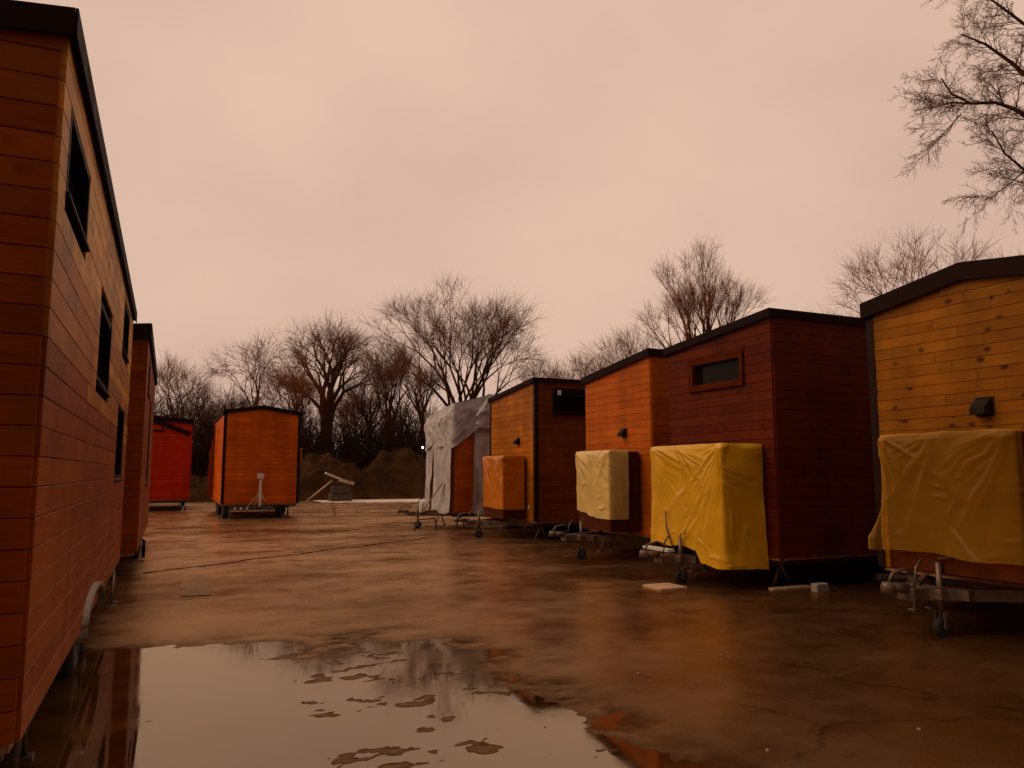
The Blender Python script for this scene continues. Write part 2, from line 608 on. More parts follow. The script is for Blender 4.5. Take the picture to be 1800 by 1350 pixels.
def mat_asphalt():
    m, nt, b = new_mat('wet_asphalt')
    tc = N(nt, 'ShaderNodeTexCoord')
    P = tc.outputs['Object']
    n1 = noise(nt, P, 0.35, 5.0, 0.6)
    n2 = noise(nt, P, 2.4, 6.0, 0.62)
    n3 = noise(nt, P, 110.0, 3.0, 0.7)
    mp = N(nt, 'ShaderNodeMapping')
    mp.inputs['Scale'].default_value = (0.5, 1.0, 1.0)
    mp.inputs['Rotation'].default_value = (0, 0, R(18))
    nt.links.new(P, mp.inputs[0])
    n4 = noise(nt, mp.outputs[0], 0.75, 7.0, 0.66)
    c = ramp(nt, n1, 0.35, (0.030, 0.012, 0.002), 0.65, (0.060, 0.026, 0.006))
    # paler tone between the rows paints in its brighter light against the shaded right
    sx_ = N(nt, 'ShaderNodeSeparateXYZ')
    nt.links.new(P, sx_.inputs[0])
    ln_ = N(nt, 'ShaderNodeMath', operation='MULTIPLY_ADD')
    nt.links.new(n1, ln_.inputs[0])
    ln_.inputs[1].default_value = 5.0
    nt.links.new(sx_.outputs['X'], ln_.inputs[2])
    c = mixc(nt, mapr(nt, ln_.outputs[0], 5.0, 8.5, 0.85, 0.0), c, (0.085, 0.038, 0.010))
    # oily and muddy blotches
    c = mixc(nt, mapr(nt, n4, 0.50, 0.70, 0.0, 0.6), c, (0.020, 0.008, 0.002))
    c = mixc(nt, mapr(nt, n2, 0.55, 0.75, 0.0, 0.35), c, (0.030, 0.012, 0.003))
    # aggregate
    c = mixc(nt, mapr(nt, n3, 0.56, 0.74, 0.0, 0.4), c, (0.17, 0.09, 0.034))
    # soaked silt close to the water is dark
    c = mixc(nt, mapr(nt, sx_.outputs['Z'], 0.004, 0.0125, 0.85, 0.0), c, (0.030, 0.012, 0.003))
    # hairline cracks
    vo = N(nt, 'ShaderNodeTexVoronoi', feature='DISTANCE_TO_EDGE')
    vo.inputs['Scale'].default_value = 0.42
    dn = N(nt, 'ShaderNodeTexNoise')
    dn.inputs['Scale'].default_value = 1.7
    dn.inputs['Detail'].default_value = 5.0
    nt.links.new(P, dn.inputs['Vector'])
    dv = N(nt, 'ShaderNodeMix', data_type='RGBA', blend_type='ADD')
    dv.inputs['Factor'].default_value = 0.8
    nt.links.new(P, dv.inputs['A'])
    nt.links.new(dn.outputs['Color'], dv.inputs['B'])
    nt.links.new(dv.outputs['Result'], vo.inputs['Vector'])
    c = mixc(nt, mapr(nt, vo.outputs['Distance'], 0.004, 0.010, 0.7, 0.0), c, (0.012, 0.005, 0.001))
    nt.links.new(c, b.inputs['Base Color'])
    r = N(nt, 'ShaderNodeMath', operation='MULTIPLY_ADD')
    nt.links.new(mapr(nt, n4, 0.36, 0.66, 0.20, 0.34), r.inputs[0])
    nt.links.new(mapr(nt, n2, 0.3, 0.7, 0.8, 1.25), r.inputs[1])
    r.inputs[2].default_value = 0.02
    # sodden margin round the standing water
    wet = mapr(nt, sx_.outputs['Z'], 0.0045, 0.012, 0.6, 1.0)
    r2 = N(nt, 'ShaderNodeMath', operation='MULTIPLY')
    nt.links.new(r.outputs[0], r2.inputs[0])
    nt.links.new(wet, r2.inputs[1])
    h = N(nt, 'ShaderNodeMath', operation='MULTIPLY_ADD')
    nt.links.new(n2, h.inputs[0])
    h.inputs[1].default_value = 0.8
    nt.links.new(n3, h.inputs[2])
    nb = bump_node(nt, h.outputs[0], 0.10, 0.008)
    nt.links.new(nb, b.inputs['Normal'])
    wet_mix(nt, b, r2.outputs[0], (1.0, 0.66, 0.39), 1.60, nb, 0.8, mapr(nt, sx_.outputs['Z'], 0.005, 0.016, 0.45, 1.0))
    return m


def mat_water():
    m, nt, b = new_mat('rain_water')
    tc = N(nt, 'ShaderNodeTexCoord')
    P = tc.outputs['Object']
    silt = noise(nt, P, 1.6, 6.0, 0.6)
    nt.links.new(ramp(nt, silt, 0.4, (0.045, 0.019, 0.004), 0.7, (0.13, 0.060, 0.018)), b.inputs['Base Color'])
    nb = bump_node(nt, noise(nt, P, 3.5, 2.0), 0.014, 0.02)
    wet_mix(nt, b, mapr(nt, silt, 0.35, 0.7, 0.02, 0.11), (1.0, 0.85, 0.66), 2.45, nb)
    return m


def mat_soil():
    m, nt, b = new_mat('rough_soil')
    tc = N(nt, 'ShaderNodeTexCoord')
    P = tc.outputs['Object']
    n1 = noise(nt, P, 0.8, 6.0, 0.65)
    c = ramp(nt, n1, 0.35, (0.022, 0.010, 0.003), 0.68, (0.070, 0.031, 0.009))
    c = mixc(nt, mapr(nt, noise(nt, P, 5.0, 5.0, 0.7), 0.55, 0.75, 0, 0.5), c, (0.11, 0.055, 0.018))
    nt.links.new(c, b.inputs['Base Color'])
    b.inputs['Roughness'].default_value = 0.95
    b.inputs['Specular IOR Level'].default_value = 0.1
    bump(nt, b, noise(nt, P, 4.0, 6.0, 0.7), 0.5, 0.06)
    return m


M['asphalt'] = mat_asphalt()
M['water'] = mat_water()
M['soil'] = mat_soil()
M['bark'] = mat_plain('tree_bark', (0.105, 0.046, 0.021), 0.9, 0, 0.45, 3.0, 0.1)
M['twig'] = mat_plain('twig_bark', (0.200, 0.085, 0.040), 0.9, 0, 0.35, 0.6, 0.1)
M['twig_red'] = mat_plain('twig_bark_reddish', (0.270, 0.090, 0.032), 0.9, 0, 0.35, 0.6, 0.1)
M['brush'] = mat_plain('brush_stems', (0.060, 0.026, 0.010), 0.95, 0, 0.5, 0.4, 0.05)
M['grass'] = mat_plain('dead_grass', (0.085, 0.040, 0.010), 0.9, 0, 0.5, 1.0, 0.1)

# ------------------------------------------------------------------ ground
def axis(segs):
    out = []
    for a, b, n in segs:
        out.append(np.linspace(a, b, n, endpoint=False))
    out.append(np.array([segs[-1][1]]))
    return np.concatenate(out)


def smooth_box(x, a, b, s):
    return 1 / (1 + np.exp(-(x - a) / s)) * 1 / (1 + np.exp((x - b) / s))


gx = axis([(-400, -40, 8), (-40, -6, 20), (-6, -3, 36), (-3, 3.6, 200), (3.6, 9.5, 70), (9.5, 40, 30), (40, 400, 8)])
gy = axis([(-300, -10, 8), (-10, 2.5, 14), (2.5, 9.2, 230), (9.2, 22, 150), (22, 50, 56), (50, 500, 10)])
GX, GY = np.meshgrid(gx, gy, indexing='ij')


def ground_h(x, y):
    n = fbm(x * 0.55, y * 0.55, 4, 11) - 0.5
    n2 = fbm(x * 2.2, y * 3.4, 4, 31) - 0.5
    # the hollow where the rain stands
    edge = 1.6 * (fbm(x * 0.9, y * 0.9, 4, 71) - 0.5)
    d = smooth_box(x + edge, -2.9, 2.65, 0.35) * smooth_box(y + edge * 0.7, 2.6, 8.1, 0.30)
    h = 0.014 + 0.014 * n * (1 + d) + n2 * (0.005 + 0.030 * d) + (fbm(x * 5.0, y * 7.5, 4, 91, 0.7) - 0.5) * 0.036 * d - 0.0200 * d
    return h


nearw = smooth_box(GX, -5.5, 9.2, 0.4) * smooth_box(GY, 2.0, 21.5, 0.4)
farw = smooth_box(GX, -3, 20, 0.8) * smooth_box(GY, 22, 47, 0.8)
GZ = ground_h(GX, GY) * np.clip(nearw + farw, 0, 1)
nx_, ny_ = GX.shape
idx = np.arange(nx_ * ny_).reshape(nx_, ny_)
F = np.stack([idx[:-1, :-1], idx[1:, :-1], idx[1:, 1:], idx[:-1, 1:]], -1).reshape(-1, 4)
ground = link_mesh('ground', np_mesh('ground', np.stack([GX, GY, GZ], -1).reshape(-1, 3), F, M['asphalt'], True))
tag(ground, 'wet dark asphalt yard between the rows of wooden houses', kind='structure')


def puddle(x0, y0, x1, y1, z, label):
    mb = MB()
    mb.add([(x0, y0, z), (x1, y0, z), (x1, y1, z), (x0, y1, z)], [(0, 1, 2, 3)])
    return tag(mb.build('puddle', M['water']), label, kind='structure')


puddle(-3.6, 2.0, 5.2, 9.6, 0.004, 'wide shallow rain puddle in front, mirroring sky and trees')
# a paler mended patch in the paving
pt = MB()
xs_ = np.linspace(0.24, 0.62, 6)
ys_ = np.linspace(11.3, 13.0, 14)
vv = [(x + 0.02 * math.sin(y * 9 + x * 5), y + 0.02 * math.sin(x * 30), float(ground_h(np.array([x]), np.array([y]))[0]) + 0.007) for x in xs_ for y in ys_]
pt.add(vv, [(i * 14 + j, (i + 1) * 14 + j, (i + 1) * 14 + j + 1, i * 14 + j + 1) for i in range(5) for j in range(13)], True)
M['patch'] = mat_plain('mended_concrete', (0.36, 0.205, 0.10), 0.6, 0, 0.3, 5, 0.08)
pt.build('mended_patch', M['patch'], ground)

# pale hardstanding along the heap
sl = MB()
n_ = 26
top_, bot_ = [], []
for i in range(n_ + 1):
    x = 7.6 + 8.4 * i / n_
    bot_.append((x, 42.3 - 2.6 * (i / n_) + random.uniform(-0.25, 0.25), 0.05))
    top_.append((x, 45.2, 0.05))
vv = bot_ + top_ + [(x, y, -0.02) for x, y, z in bot_]
sl.add(vv, [(i, i + 1, n_ + 2 + i, n_ + 1 + i) for i in range(n_)] + [(2 * n_ + 2 + i, 2 * n_ + 3 + i, i + 1, i) for i in range(n_)])
M['pale_slab'] = mat_plain('pale_concrete', (0.78, 0.70, 0.62), 0.5, 0, 0.15, 0.8)
tag(sl.build('pavement', M['pale_slab']), 'pale concrete strip at far edge of the yard', kind='structure')

# seam in the paving
mb = MB()
p, q = np.array([-0.3, 14.07]), np.array([6.3, 18.95])
ns = 60
pts = []
for i in range(ns + 1):
    t = i / ns
    c_ = p + (q - p) * t
    w_ = 0.030 + 0.014 * math.sin(i * 1.7) + 0.014 * random.random()
    dx = 0.06 * math.sin(i * 0.45) + 0.03 * random.uniform(-1, 1)
    n_ = np.array([-(q - p)[1], (q - p)[0]])
    n_ = n_ / np.linalg.norm(n_)
    a_ = c_ + n_ * (dx + w_)
    b_ = c_ + n_ * (dx - w_)
    za = float(ground_h(np.array([a_[0]]), np.array([a_[1]]))[0]) + 0.005
    zb = float(ground_h(np.array([b_[0]]), np.array([b_[1]]))[0]) + 0.005
    pts += [(a_[0], a_[1], za), (b_[0], b_[1], zb)]
mb.add(pts, [(2 * i, 2 * i + 1, 2 * i + 3, 2 * i + 2) for i in range(ns)])
M['tar'] = mat_plain('tar_seam', (0.014, 0.006, 0.002), 0.8, spec=0.05)
mb.build('tar_seam', M['tar'], ground)

# soil beyond the yard, with the long heap of earth
mx_ = axis([(-400, -40, 6), (-40, -4, 40), (-4, 24, 160), (24, 45, 40), (45, 400, 6)])
my_ = axis([(45.0, 54, 64), (54, 62, 12), (62, 500, 12)])
SX, SY = np.meshgrid(mx_, my_, indexing='ij')


def heap(x, y):
    prof = smooth_box(y + 1.6 * (fbm(x * 0.25, y * 0.0 + 3, 3, 5) - 0.5), 46.3, 50.5, 0.6)
    hgt = 1.6 + 2.4 * smooth_box(x, 6.5, 17, 0.9) * np.clip(fbm(x * 0.36, y * 0.2, 3, 9) * 1.7 - 0.35, 0, 1.2) + 0.7 * (fbm(x * 0.5, y * 0.5, 4, 3) - 0.5)
    lum = 1.7 * (fbm(x * 1.1, y * 1.1, 5, 21, 0.6) - 0.5)
    return np.clip((prof - 0.115) / 0.885, 0, 1) * (hgt + lum)


SZ = -0.03 + heap(SX, SY)
n1_, n2_ = SX.shape
idx = np.arange(n1_ * n2_).reshape(n1_, n2_)
F = np.stack([idx[:-1, :-1], idx[1:, :-1], idx[1:, 1:], idx[:-1, 1:]], -1).reshape(-1, 4)
soil = link_mesh('terrain', np_mesh('terrain', np.stack([SX, SY, SZ], -1).reshape(-1, 3), F, M['soil'], True))
tag(soil, 'long heap of dark earth behind the yard', kind='structure')


def blades(name, n, sampler, hgt, wid, mat, label, lean=0.6):
    P = sampler(n)
    h = hgt[0] + (hgt[1] - hgt[0]) * rng.random(n)
    a = rng.random(n) * 2 * np.pi
    ln = lean * rng.random(n) * h
    dx, dy = np.cos(a), np.sin(a)
    b = rng.random(n) * 2 * np.pi
    w = wid * (0.6 + 0.8 * rng.random(n))
    V = np.zeros((n, 3, 3))
    V[:, 0] = P + np.stack([np.cos(b) * w, np.sin(b) * w, -0.05 * np.ones(n)], -1)
    V[:, 1] = P - np.stack([np.cos(b) * w, np.sin(b) * w, 0.05 * np.ones(n)], -1)
    V[:, 2] = P + np.stack([dx * ln, dy * ln, h], -1)
    o = link_mesh(name, np_mesh(name, V.reshape(-1, 3), np.arange(3 * n).reshape(n, 3), mat))
    return tag(o, label, 'grass', kind='stuff')


def on_heap(n):
    x = rng.uniform(-8, 24, n)
    y = rng.uniform(45.4, 54, n)
    cl = fbm(x * 0.8, y * 0.8, 3, 55)
    k = rng.random(n) < np.clip((cl - 0.38) * 4, 0.05, 1)
    x, y = x[k], y[k]
    m_ = n - len(x)
    x = np.concatenate([x, x[:m_]]) if m_ <= len(x) else np.resize(x, n)
    y = np.concatenate([y, y[:m_]]) if m_ <= len(y) else np.resize(y, n)
    x = x + rng.normal(0, 0.05, n)
    return np.stack([x, y, -0.03 + heap(x, y)], -1)


blades('dead_grass', 6000, on_heap, (0.1, 0.5), 0.018, M['grass'], 'dead grass and weeds growing on the earth heap')

# ------------------------------------------------------------------ houses
def clip_poly(poly, a, b, c):
    """keep a*x + b*z <= c"""
    out = []
    n = len(poly)
    for i in range(n):
        p0, p1 = poly[i], poly[(i + 1) % n]
        d0 = a * p0[0] + b * p0[1] - c
        d1 = a * p1[0] + b * p1[1] - c
        if d0 <= 0:
            out.append(p0)
        if d0 * d1 < 0:
            t = d0 / (d0 - d1)
            out.append((p0[0] + (p1[0] - p0[0]) * t, p0[1] + (p1[1] - p0[1]) * t))
    return out


BOARD_CACHE = {}


def board_mesh(poly, mat, th=0.022, ch=0.0035):
    key = (tuple((round(x, 3), round(z, 3)) for x, z in poly), mat.name)
    if key in BOARD_CACHE:
        return BOARD_CACHE[key]
    n = len(poly)
    cx = sum(p_[0] for p_ in poly) / n
    cz = sum(p_[1] for p_ in poly) / n
    mb = MB()

    def ring(y, ins):
        r = []
        for x, z in poly:
            dx = ins if x < cx else -ins
            dz = ins if z < cz else -ins
            r.append((x + dx, y, z + dz))
        return r
    vv = ring(0.002, 0.001) + ring(-th + ch, 0.001) + ring(-th, ch)
    ff = [tuple(range(2 * n, 3 * n))]
    for k in range(2):
        for i in range(n):
            j = (i + 1) % n
            ff.append((k * n + i, k * n + j, k * n + n + j, k * n + n + i))
    mb.add(vv, ff)
    me = mb.mesh('board', mat)
    BOARD_CACHE[key] = me
    return me


def make_wall(house, origin, rz, L, z0, tops, mat, bh=0.14, openings=(), splits=0, pick=None, boards=True, inset=0.02):
    """tops: half-planes (a,b,c) on (u,z); returns the wall part"""
    poly = [(0, z0), (L, z0), (L, 9), (0, 9)]
    for h_ in tops:
        poly = clip_poly(poly, *h_)
    mb = MB()
    mb.prism(poly, 0.10 if openings else 0.004, 0.15)
    w = mb.build('wall', M['backing'] if boards else mat, house, origin, rz)
    if not boards:
        return w
    zmax = max(p_[1] for p_ in poly)
    z = z0
    row = 0
    while z < zmax - 0.02:
        zb = z + bh
        spans = [(0.0, L)]
        for (u0, u1, a, b_) in openings:
            ov = min(zb, b_) - max(z, a)
            if ov > 0.3 * bh:
                ns_ = []
                for s0, s1 in spans:
                    if u1 <= s0 or u0 >= s1:
                        ns_.append((s0, s1))
                    else:
                        if u0 - s0 > 0.03:
                            ns_.append((s0, u0))
                        if s1 - u1 > 0.03:
                            ns_.append((u1, s1))
                spans = ns_
        pieces = []
        for s0, s1 in spans:
            ln = s1 - s0
            k = max(1, int(round(ln / splits))) if splits else 1
            if k == 1:
                pieces.append((s0, s1))
            else:
                cuts = [s0] + sorted(round((s0 + ln * (i + (((row * 37 + i * 17) % 10) / 10 - 0.5) * 0.7) / k) * 10) / 10 for i in range(1, k)) + [s1]
                pieces += [(cuts[i], cuts[i + 1]) for i in range(k)]
        for s0, s1 in pieces:
            pl = [(s0, z + 0.001), (s1, z + 0.001), (s1, zb - 0.001), (s0, zb - 0.001)]
            for h_ in tops:
                pl = clip_poly(pl, h_[0], h_[1], h_[2])
            if len(pl) < 3:
                continue
            ar = max(p_[1] for p_ in pl) - min(p_[1] for p_ in pl)
            if ar < 0.02:
                continue
            lp = [(x - s0, zz - z) for x, zz in pl]
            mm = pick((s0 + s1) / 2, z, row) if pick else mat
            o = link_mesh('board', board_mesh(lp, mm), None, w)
            o.location = (s0, random.uniform(-0.0015, 0.0015), z)
        z = zb
        row += 1
    return w


def window(house, origin, rz, u0, u1, z0, z1, frame='frame_dark', fw=0.06, proud=0.035, trim=0.0, label=None, vertical_bar=False):
    """a frame standing a little proud of the boards, with a recessed pane"""
    mb = MB()
    yo, yi = -0.022 - proud, 0.098
    mb.box((u0, yo, z0), (u0 + fw, yi, z1), 0.004)
    mb.box((u1 - fw, yo, z0), (u1, yi, z1), 0.004)
    mb.box((u0 + fw, yo + 0.003, z1 - fw), (u1 - fw, yi, z1), 0.004)
    mb.box((u0 + fw, yo + 0.003, z0), (u1 - fw, yi, z0 + fw), 0.004)
    f = mb.build('window', M[frame], house, origin, rz)
    if label:
        f['label'] = label
    pn = MB()
    pn.box((u0 + fw - 0.005, 0.06, z0 + fw - 0.005), (u1 - fw + 0.005, 0.07, z1 - fw + 0.005))
    pn.build('pane', M['glass'], f)
    s = MB()
    s.box((u0 - 0.02, yo - 0.02, z0 - 0.03), (u1 + 0.02, yi - 0.005, z0 - 0.002), 0.004)
    s.build('sill', M[frame], f)
    if trim > 0:
        t = MB()
        t.box((u0 - trim, yo + 0.012, z0 - 0.03), (u0 - 0.002, yi, z1 + trim), 0.004)
        t.box((u0, yo + 0.010, z1 + 0.002), (u1 + trim * 0.4, yi, z1 + trim), 0.004)
        t.build('casing', M['frame_wood'], f)
    return f


def vent_hood(house, origin, rz, u, z, s=0.16):
    mb = MB()
    y0 = -0.022
    # back plate and a sloping hood open below
    mb.box((u - s * 0.62, y0 - 0.012, z - s * 0.62), (u + s * 0.62, y0 + 0.004, z + s * 0.62), 0.003)
    pr = [(-0.012, s * 0.5), (-0.05, s * 0.42), (-s * 0.85, -s * 0.1), (-s * 0.85, -s * 0.5), (-0.012, -s * 0.5)]
    n = len(pr)
    vv = [(u - s * 0.5, y0 + a, z + b) for a, b in pr] + [(u + s * 0.5, y0 + a, z + b) for a, b in pr]
    ff = [tuple(range(n)), tuple(range(2 * n - 1, n - 1, -1))] + [((i + 1) % n, i, n + i, n + (i + 1) % n) for i in range(n)]
    mb.add(vv, ff)
    return mb.build('vent_hood', M['black'], house, origin, rz)


def roof(house, W, L, zl, zr, ridge=None, th=0.20, ov=0.07, ovl=0.05, mat='roof'):
    def top(x):
        if ridge is None:
            return zl + (zr - zl) * x / W
        return zl + (ridge - zl) * x / (W / 2) if x <= W / 2 else ridge + (zr - ridge) * (x - W / 2) / (W / 2)
    xs = [-ovl, W + ovl] if ridge is None else [-ovl, W / 2, W + ovl]
    poly = [(x, top(x) - th) for x in xs] + [(x, top(x)) for x in reversed(xs)]
    mb = MB()
    mb.prism(poly, -ov, L + ov)
    r = mb.build('roof', M[mat], house)
    fl = MB()
    poly2 = [(x, top(x) - th - 0.03) for x in xs] + [(x, top(x) + 0.012) for x in reversed(xs)]
    fl.prism(poly2, -ov - 0.018, -ov - 0.002)
    fl.build('fascia', M[mat], r)
    g = MB()
    g.box((W + ovl + 0.002, -ov - 0.016, top(W + ovl) - th - 0.03), (W + ovl + 0.016, L + ov, top(W + ovl) + 0.012))
    g.build('fascia', M[mat], r)
    g = MB()
    g.box((-ovl - 0.016, -ov - 0.016, top(-ovl) - th - 0.03), (-ovl - 0.002, L + ov, top(-ovl) + 0.012))
    g.build('fascia', M[mat], r)
    return r, top


def wheel(house, x, y, r=0.31, w=0.19, out=1):
    mb = MB()
    prof = [(r * 0.62, -w / 2), (r * 0.86, -w / 2), (r * 0.97, -w * 0.40), (r, -w * 0.22), (r, w * 0.22), (r * 0.97, w * 0.40), (r * 0.86, w / 2), (r * 0.62, w / 2)]
    mb.lathe(prof, (x, y, r), 'x', 28)
    t = mb.build('wheel', M['rubber'], house)
    rm = MB()
    o = out * w * 0.5
    rm.lathe([(0.01, o * 0.2), (r * 0.25, o * 0.55), (r * 0.5, o * 0.35), (r * 0.64, o * 0.95), (r * 0.64, -o * 0.9), (0.01, -o * 0.9)], (x, y, r), 'x', 20)
    rm.build('rim', M['galv'], t)
    return t


def a_leg(house, x, y, ztop, s=0.18, axis_='x', mat='galv', name='stabiliser_leg'):
    mb = MB()
    d = (s, 0) if axis_ == 'x' else (0, s)
    mb.tube([(x, y, ztop), (x - d[0], y - d[1], 0.02)], 0.02, 8)
    mb.tube([(x, y, ztop), (x + d[0], y + d[1], 0.02)], 0.02, 8)
    mb.box((x - d[0] - 0.05, y - d[1] - 0.05, 0.0), (x - d[0] + 0.05, y - d[1] + 0.05, 0.025), 0.004)
    mb.box((x + d[0] - 0.05, y + d[1] - 0.05, 0.0), (x + d[0] + 0.05, y + d[1] + 0.05, 0.025), 0.004)
    return mb.build(name, M[mat], house)


def trailer(house, W, L, z0, tongue=1.6, axles=None, hitch=True, legs=True):
    zc = z0 - 0.005
    mb = MB()
    for x in (0.34, W - 0.34):
        mb.box((x - 0.05, 0.05, zc - 0.15), (x + 0.05, L - 0.05, zc), 0.006)
    y = 0.1
    while y < L:
        mb.box((0.06, y, zc - 0.10), (0.288, y + 0.06, zc - 0.002))
        mb.box((0.392, y, zc - 0.10), (W - 0.392, y + 0.06, zc - 0.002))
        mb.box((W - 0.288, y, zc - 0.10), (W - 0.06, y + 0.06, zc - 0.002))
        y += 0.9
    mb.build('chassis', M['chassis'], house)
    skirt = MB()
    skirt.box((0.02, 0.012, z0 - 0.045), (W - 0.02, L - 0.012, z0 - 0.001))
    skirt.build('floor_edge', M['edge_ply'], house)
    for k in (axles if axles is not None else (L * 0.55 - 0.38, L * 0.55 + 0.38)):
        ax = MB()
        ax.tube([(0.16, k, 0.31), (W - 0.16, k, 0.31)], 0.035, 10)
        ax.build('axle', M['chassis'], house)
        wheel(house, 0.13, k, out=-1)
        wheel(house, W - 0.13, k, out=1)
    if hitch:
        cx = W / 2
        zt = zc - 0.075
        db = MB()
        db.beam((0.45, 0.2, zt), (cx - 0.05, -tongue + 0.12, zt), 0.06, 0.12)
        db.beam((W - 0.45, 0.2, zt), (cx + 0.05, -tongue + 0.12, zt), 0.06, 0.12)
        db.box((cx - 0.36, -0.78, zt - 0.05), (cx + 0.36, -0.70, zt + 0.05))
        db.box((cx - 0.10, -tongue - 0.08, zt - 0.062), (cx + 0.10, -tongue + 0.2, zt + 0.064), 0.006)
        db.build('drawbar', M['galv'], house)
        cp = MB()
        cp.tube([(cx, -tongue - 0.05, zt + 0.06), (cx, -tongue - 0.28, zt + 0.08)], [0.055, 0.045], 10)
        cp.lathe([(0.005, 0.06), (0.05, 0.055), (0.068, 0.02), (0.07, -0.05), (0.05, -0.055), (0.005, -0.05)], (cx, -tongue - 0.32, zt + 0.08), 'z', 16)
        cpo = cp.build('coupler', M['galv'], house)
        hd = MB()
        hd.tube([(cx, -tongue - 0.30, zt + 0.14), (cx, -tongue - 0.24, zt + 0.22), (cx, -tongue - 0.08, zt + 0.25), (cx, -tongue + 0.05, zt + 0.20)], 0.016, 8)
        hd.tube([(cx + 0.06, -tongue - 0.02, zt + 0.06), (cx + 0.06, -tongue + 0.02, zt + 0.26), (cx + 0.06, -tongue + 0.10, zt + 0.34)], 0.014, 8)
        hd.build('handle', M['galv'], cpo)
        jw = MB()
        jx, jy = cx + 0.16, -tongue + 0.22
        jw.tube([(jx, jy, 0.24), (jx, jy, zt + 0.32)], 0.028, 10)
        jw.tube([(jx, jy, zt + 0.32), (jx + 0.01, jy, zt + 0.36), (jx + 0.13, jy, zt + 0.38), (jx + 0.13, jy, zt + 0.44)], 0.010, 8)
        jw.box((jx - 0.05, jy - 0.05, zt - 0.05), (jx + 0.05, jy + 0.05, zt + 0.05), 0.006)
        jw.beam((jx - 0.05, jy, 0.26), (jx - 0.05, jy, 0.09), 0.012, 0.05, (0, 1, 0))
        jw.beam((jx + 0.05, jy, 0.26), (jx + 0.05, jy, 0.09), 0.012, 0.05, (0, 1, 0))
        jo = jw.build('jockey_wheel', M['galv'], house)
        ty = MB()
        ty.lathe([(0.04, -0.034), (0.09, -0.034), (0.105, -0.018), (0.105, 0.018), (0.09, 0.034), (0.04, 0.034)], (jx, jy, 0.105), 'x', 20)
        ty.build('tyre', M['rubber'], jo)
    if legs:
        a_leg(house, W - 0.30, 0.28, zc - 0.10, 0.15, 'y')
        a_leg(house, 0.30, 0.28, zc - 0.10, 0.15, 'y')
        a_leg(house, W - 0.30, L - 0.4, zc - 0.10, 0.15, 'y')


def corner_trim(house, x, y, z0, z1, w=0.07, p=0.012, mat='trim_dark', sx=1, sy=-1):
    """an L of two strips round a corner; sx, sy point outwards"""
    mb = MB()
    o = 0.022 + p
    xa, xb = sorted((x + sx * o, x - sx * w))
    ya, yb = sorted((y + sy * o, y + sy * 0.001))
    mb.box((xa, ya, z0), (xb, yb, z1))
    xa, xb = sorted((x + sx * o, x + sx * 0.001))
    ya, yb = sorted((y + sy * 0.001, y - sy * w))
    mb.box((xa, ya, z0), (xb, yb, z1))
    return mb.build('corner_trim', M[mat], house)


def tiny_house(name, label, loc, rz, W, L, z0, zl, zr, ridge=None, mats=None, sides=('front', 'right'), front_open=(), right_open=(), left_open=(),
               bh=0.14, trim=None, pick=None, th=0.20, tongue=1.6, hitch=True, axles=None, ov=0.07, splits=2.6, legs=True, front_split=0, group='wooden tiny houses on trailers'):
    h = empty(name, loc, rz)
    tag(h, label, 'tiny house', group)
    mf = WOOD[mats]
    r, top = roof(h, W, L, zl, zr, ridge, th, ov)
    if ridge is None:
        s = (zr - zl) / W
        ft = [(-s, 1.0, zl - th)]
        bt = [(s, 1.0, zr - th)]
    else:
        s1 = (ridge - zl) / (W / 2)
        s2 = (zr - ridge) / (W / 2)
        ft = [(-s1, 1.0, zl - th), (-s2, 1.0, ridge - s2 * W / 2 - th)]
        bt = [(s2, 1.0, ridge + s2 * W / 2 - th), (s1, 1.0, ridge - th + s1 * W / 2 - 0)]
    walls = {}
    spec = {
        'front': ((0, 0, 0), 0.0, W, ft, front_open, front_split),
        'right': ((W, 0, 0), R(90), L, [(0, 1.0, zr - th)], right_open, splits),
        'left': ((0, L, 0), R(-90), L, [(0, 1.0, zl - th)], left_open, splits),
        'back': ((W, L, 0), R(180), W, bt, (), 0),
    }
    for k, (o_, rr, ln, tp, op, sp) in spec.items():
        walls[k] = make_wall(h, o_, rr, ln, z0, tp, mf, bh, op, sp, (pick if k in ('right', 'left') else None), boards=(k in sides))
    if trim:
        for t in trim:
            if t == 'fr':
                corner_trim(h, W, 0, z0, top(W) - th - 0.01)
            elif t == 'fl':
                corner_trim(h, 0, 0, z0, top(0) - th - 0.01, sx=-1)
    trailer(h, W, L, z0, tongue, axles, hitch, legs)
    return h, top


FR = ((0, 0, 0), 0.0)


# -- right row (front ends face the yard: local x runs towards the camera)
RW = R(-90)

# nearest on the right: amber knotty gable end
W5 = 2.62
H5, t5 = tiny_house('tiny_house', 'knotty amber gabled tiny house at right edge, film-wrapped box before it', (8.12, 6.98, 0), RW, W5, 6.6, 0.50, 3.80, 3.80, 3.99,
                    'amber', sides=('front', 'right', 'left'), bh=0.127, trim=('fl', 'fr'), tongue=1.15, th=0.16, front_split=1.5)
vent_hood(H5, *FR, 6.98 - 5.52, 2.36, 0.17)

# second: dark umber
W4 = 2.5
H4, t4 = tiny_house('tiny_house', 'dark brown tiny house with a small wide window high in its end wall', (7.92, 11.02, 0), RW, W4, 6.8, 0.45, 3.79, 4.0, None,
                    'umber', bh=0.14, front_open=((0.6, 1.93, 2.97, 3.50),), tongue=1.12, th=0.08)
window(H4, *FR, 0.62, 1.91, 2.99, 3.47, 'frame_wood', 0.075, 0.03, 0.06)

# third: orange
W3 = 2.45
H3, t3 = tiny_house('tiny_house', 'bright orange tiny house with pale yellow sheet over its front box', (8.22, 14.5, 0), RW, W3, 6.6, 0.48, 3.68, 3.95, None,
                    'orange', bh=0.135, tongue=1.15, th=0.10)
vent_hood(H3, *FR, 14.5 - 12.95, 2.42, 0.15)

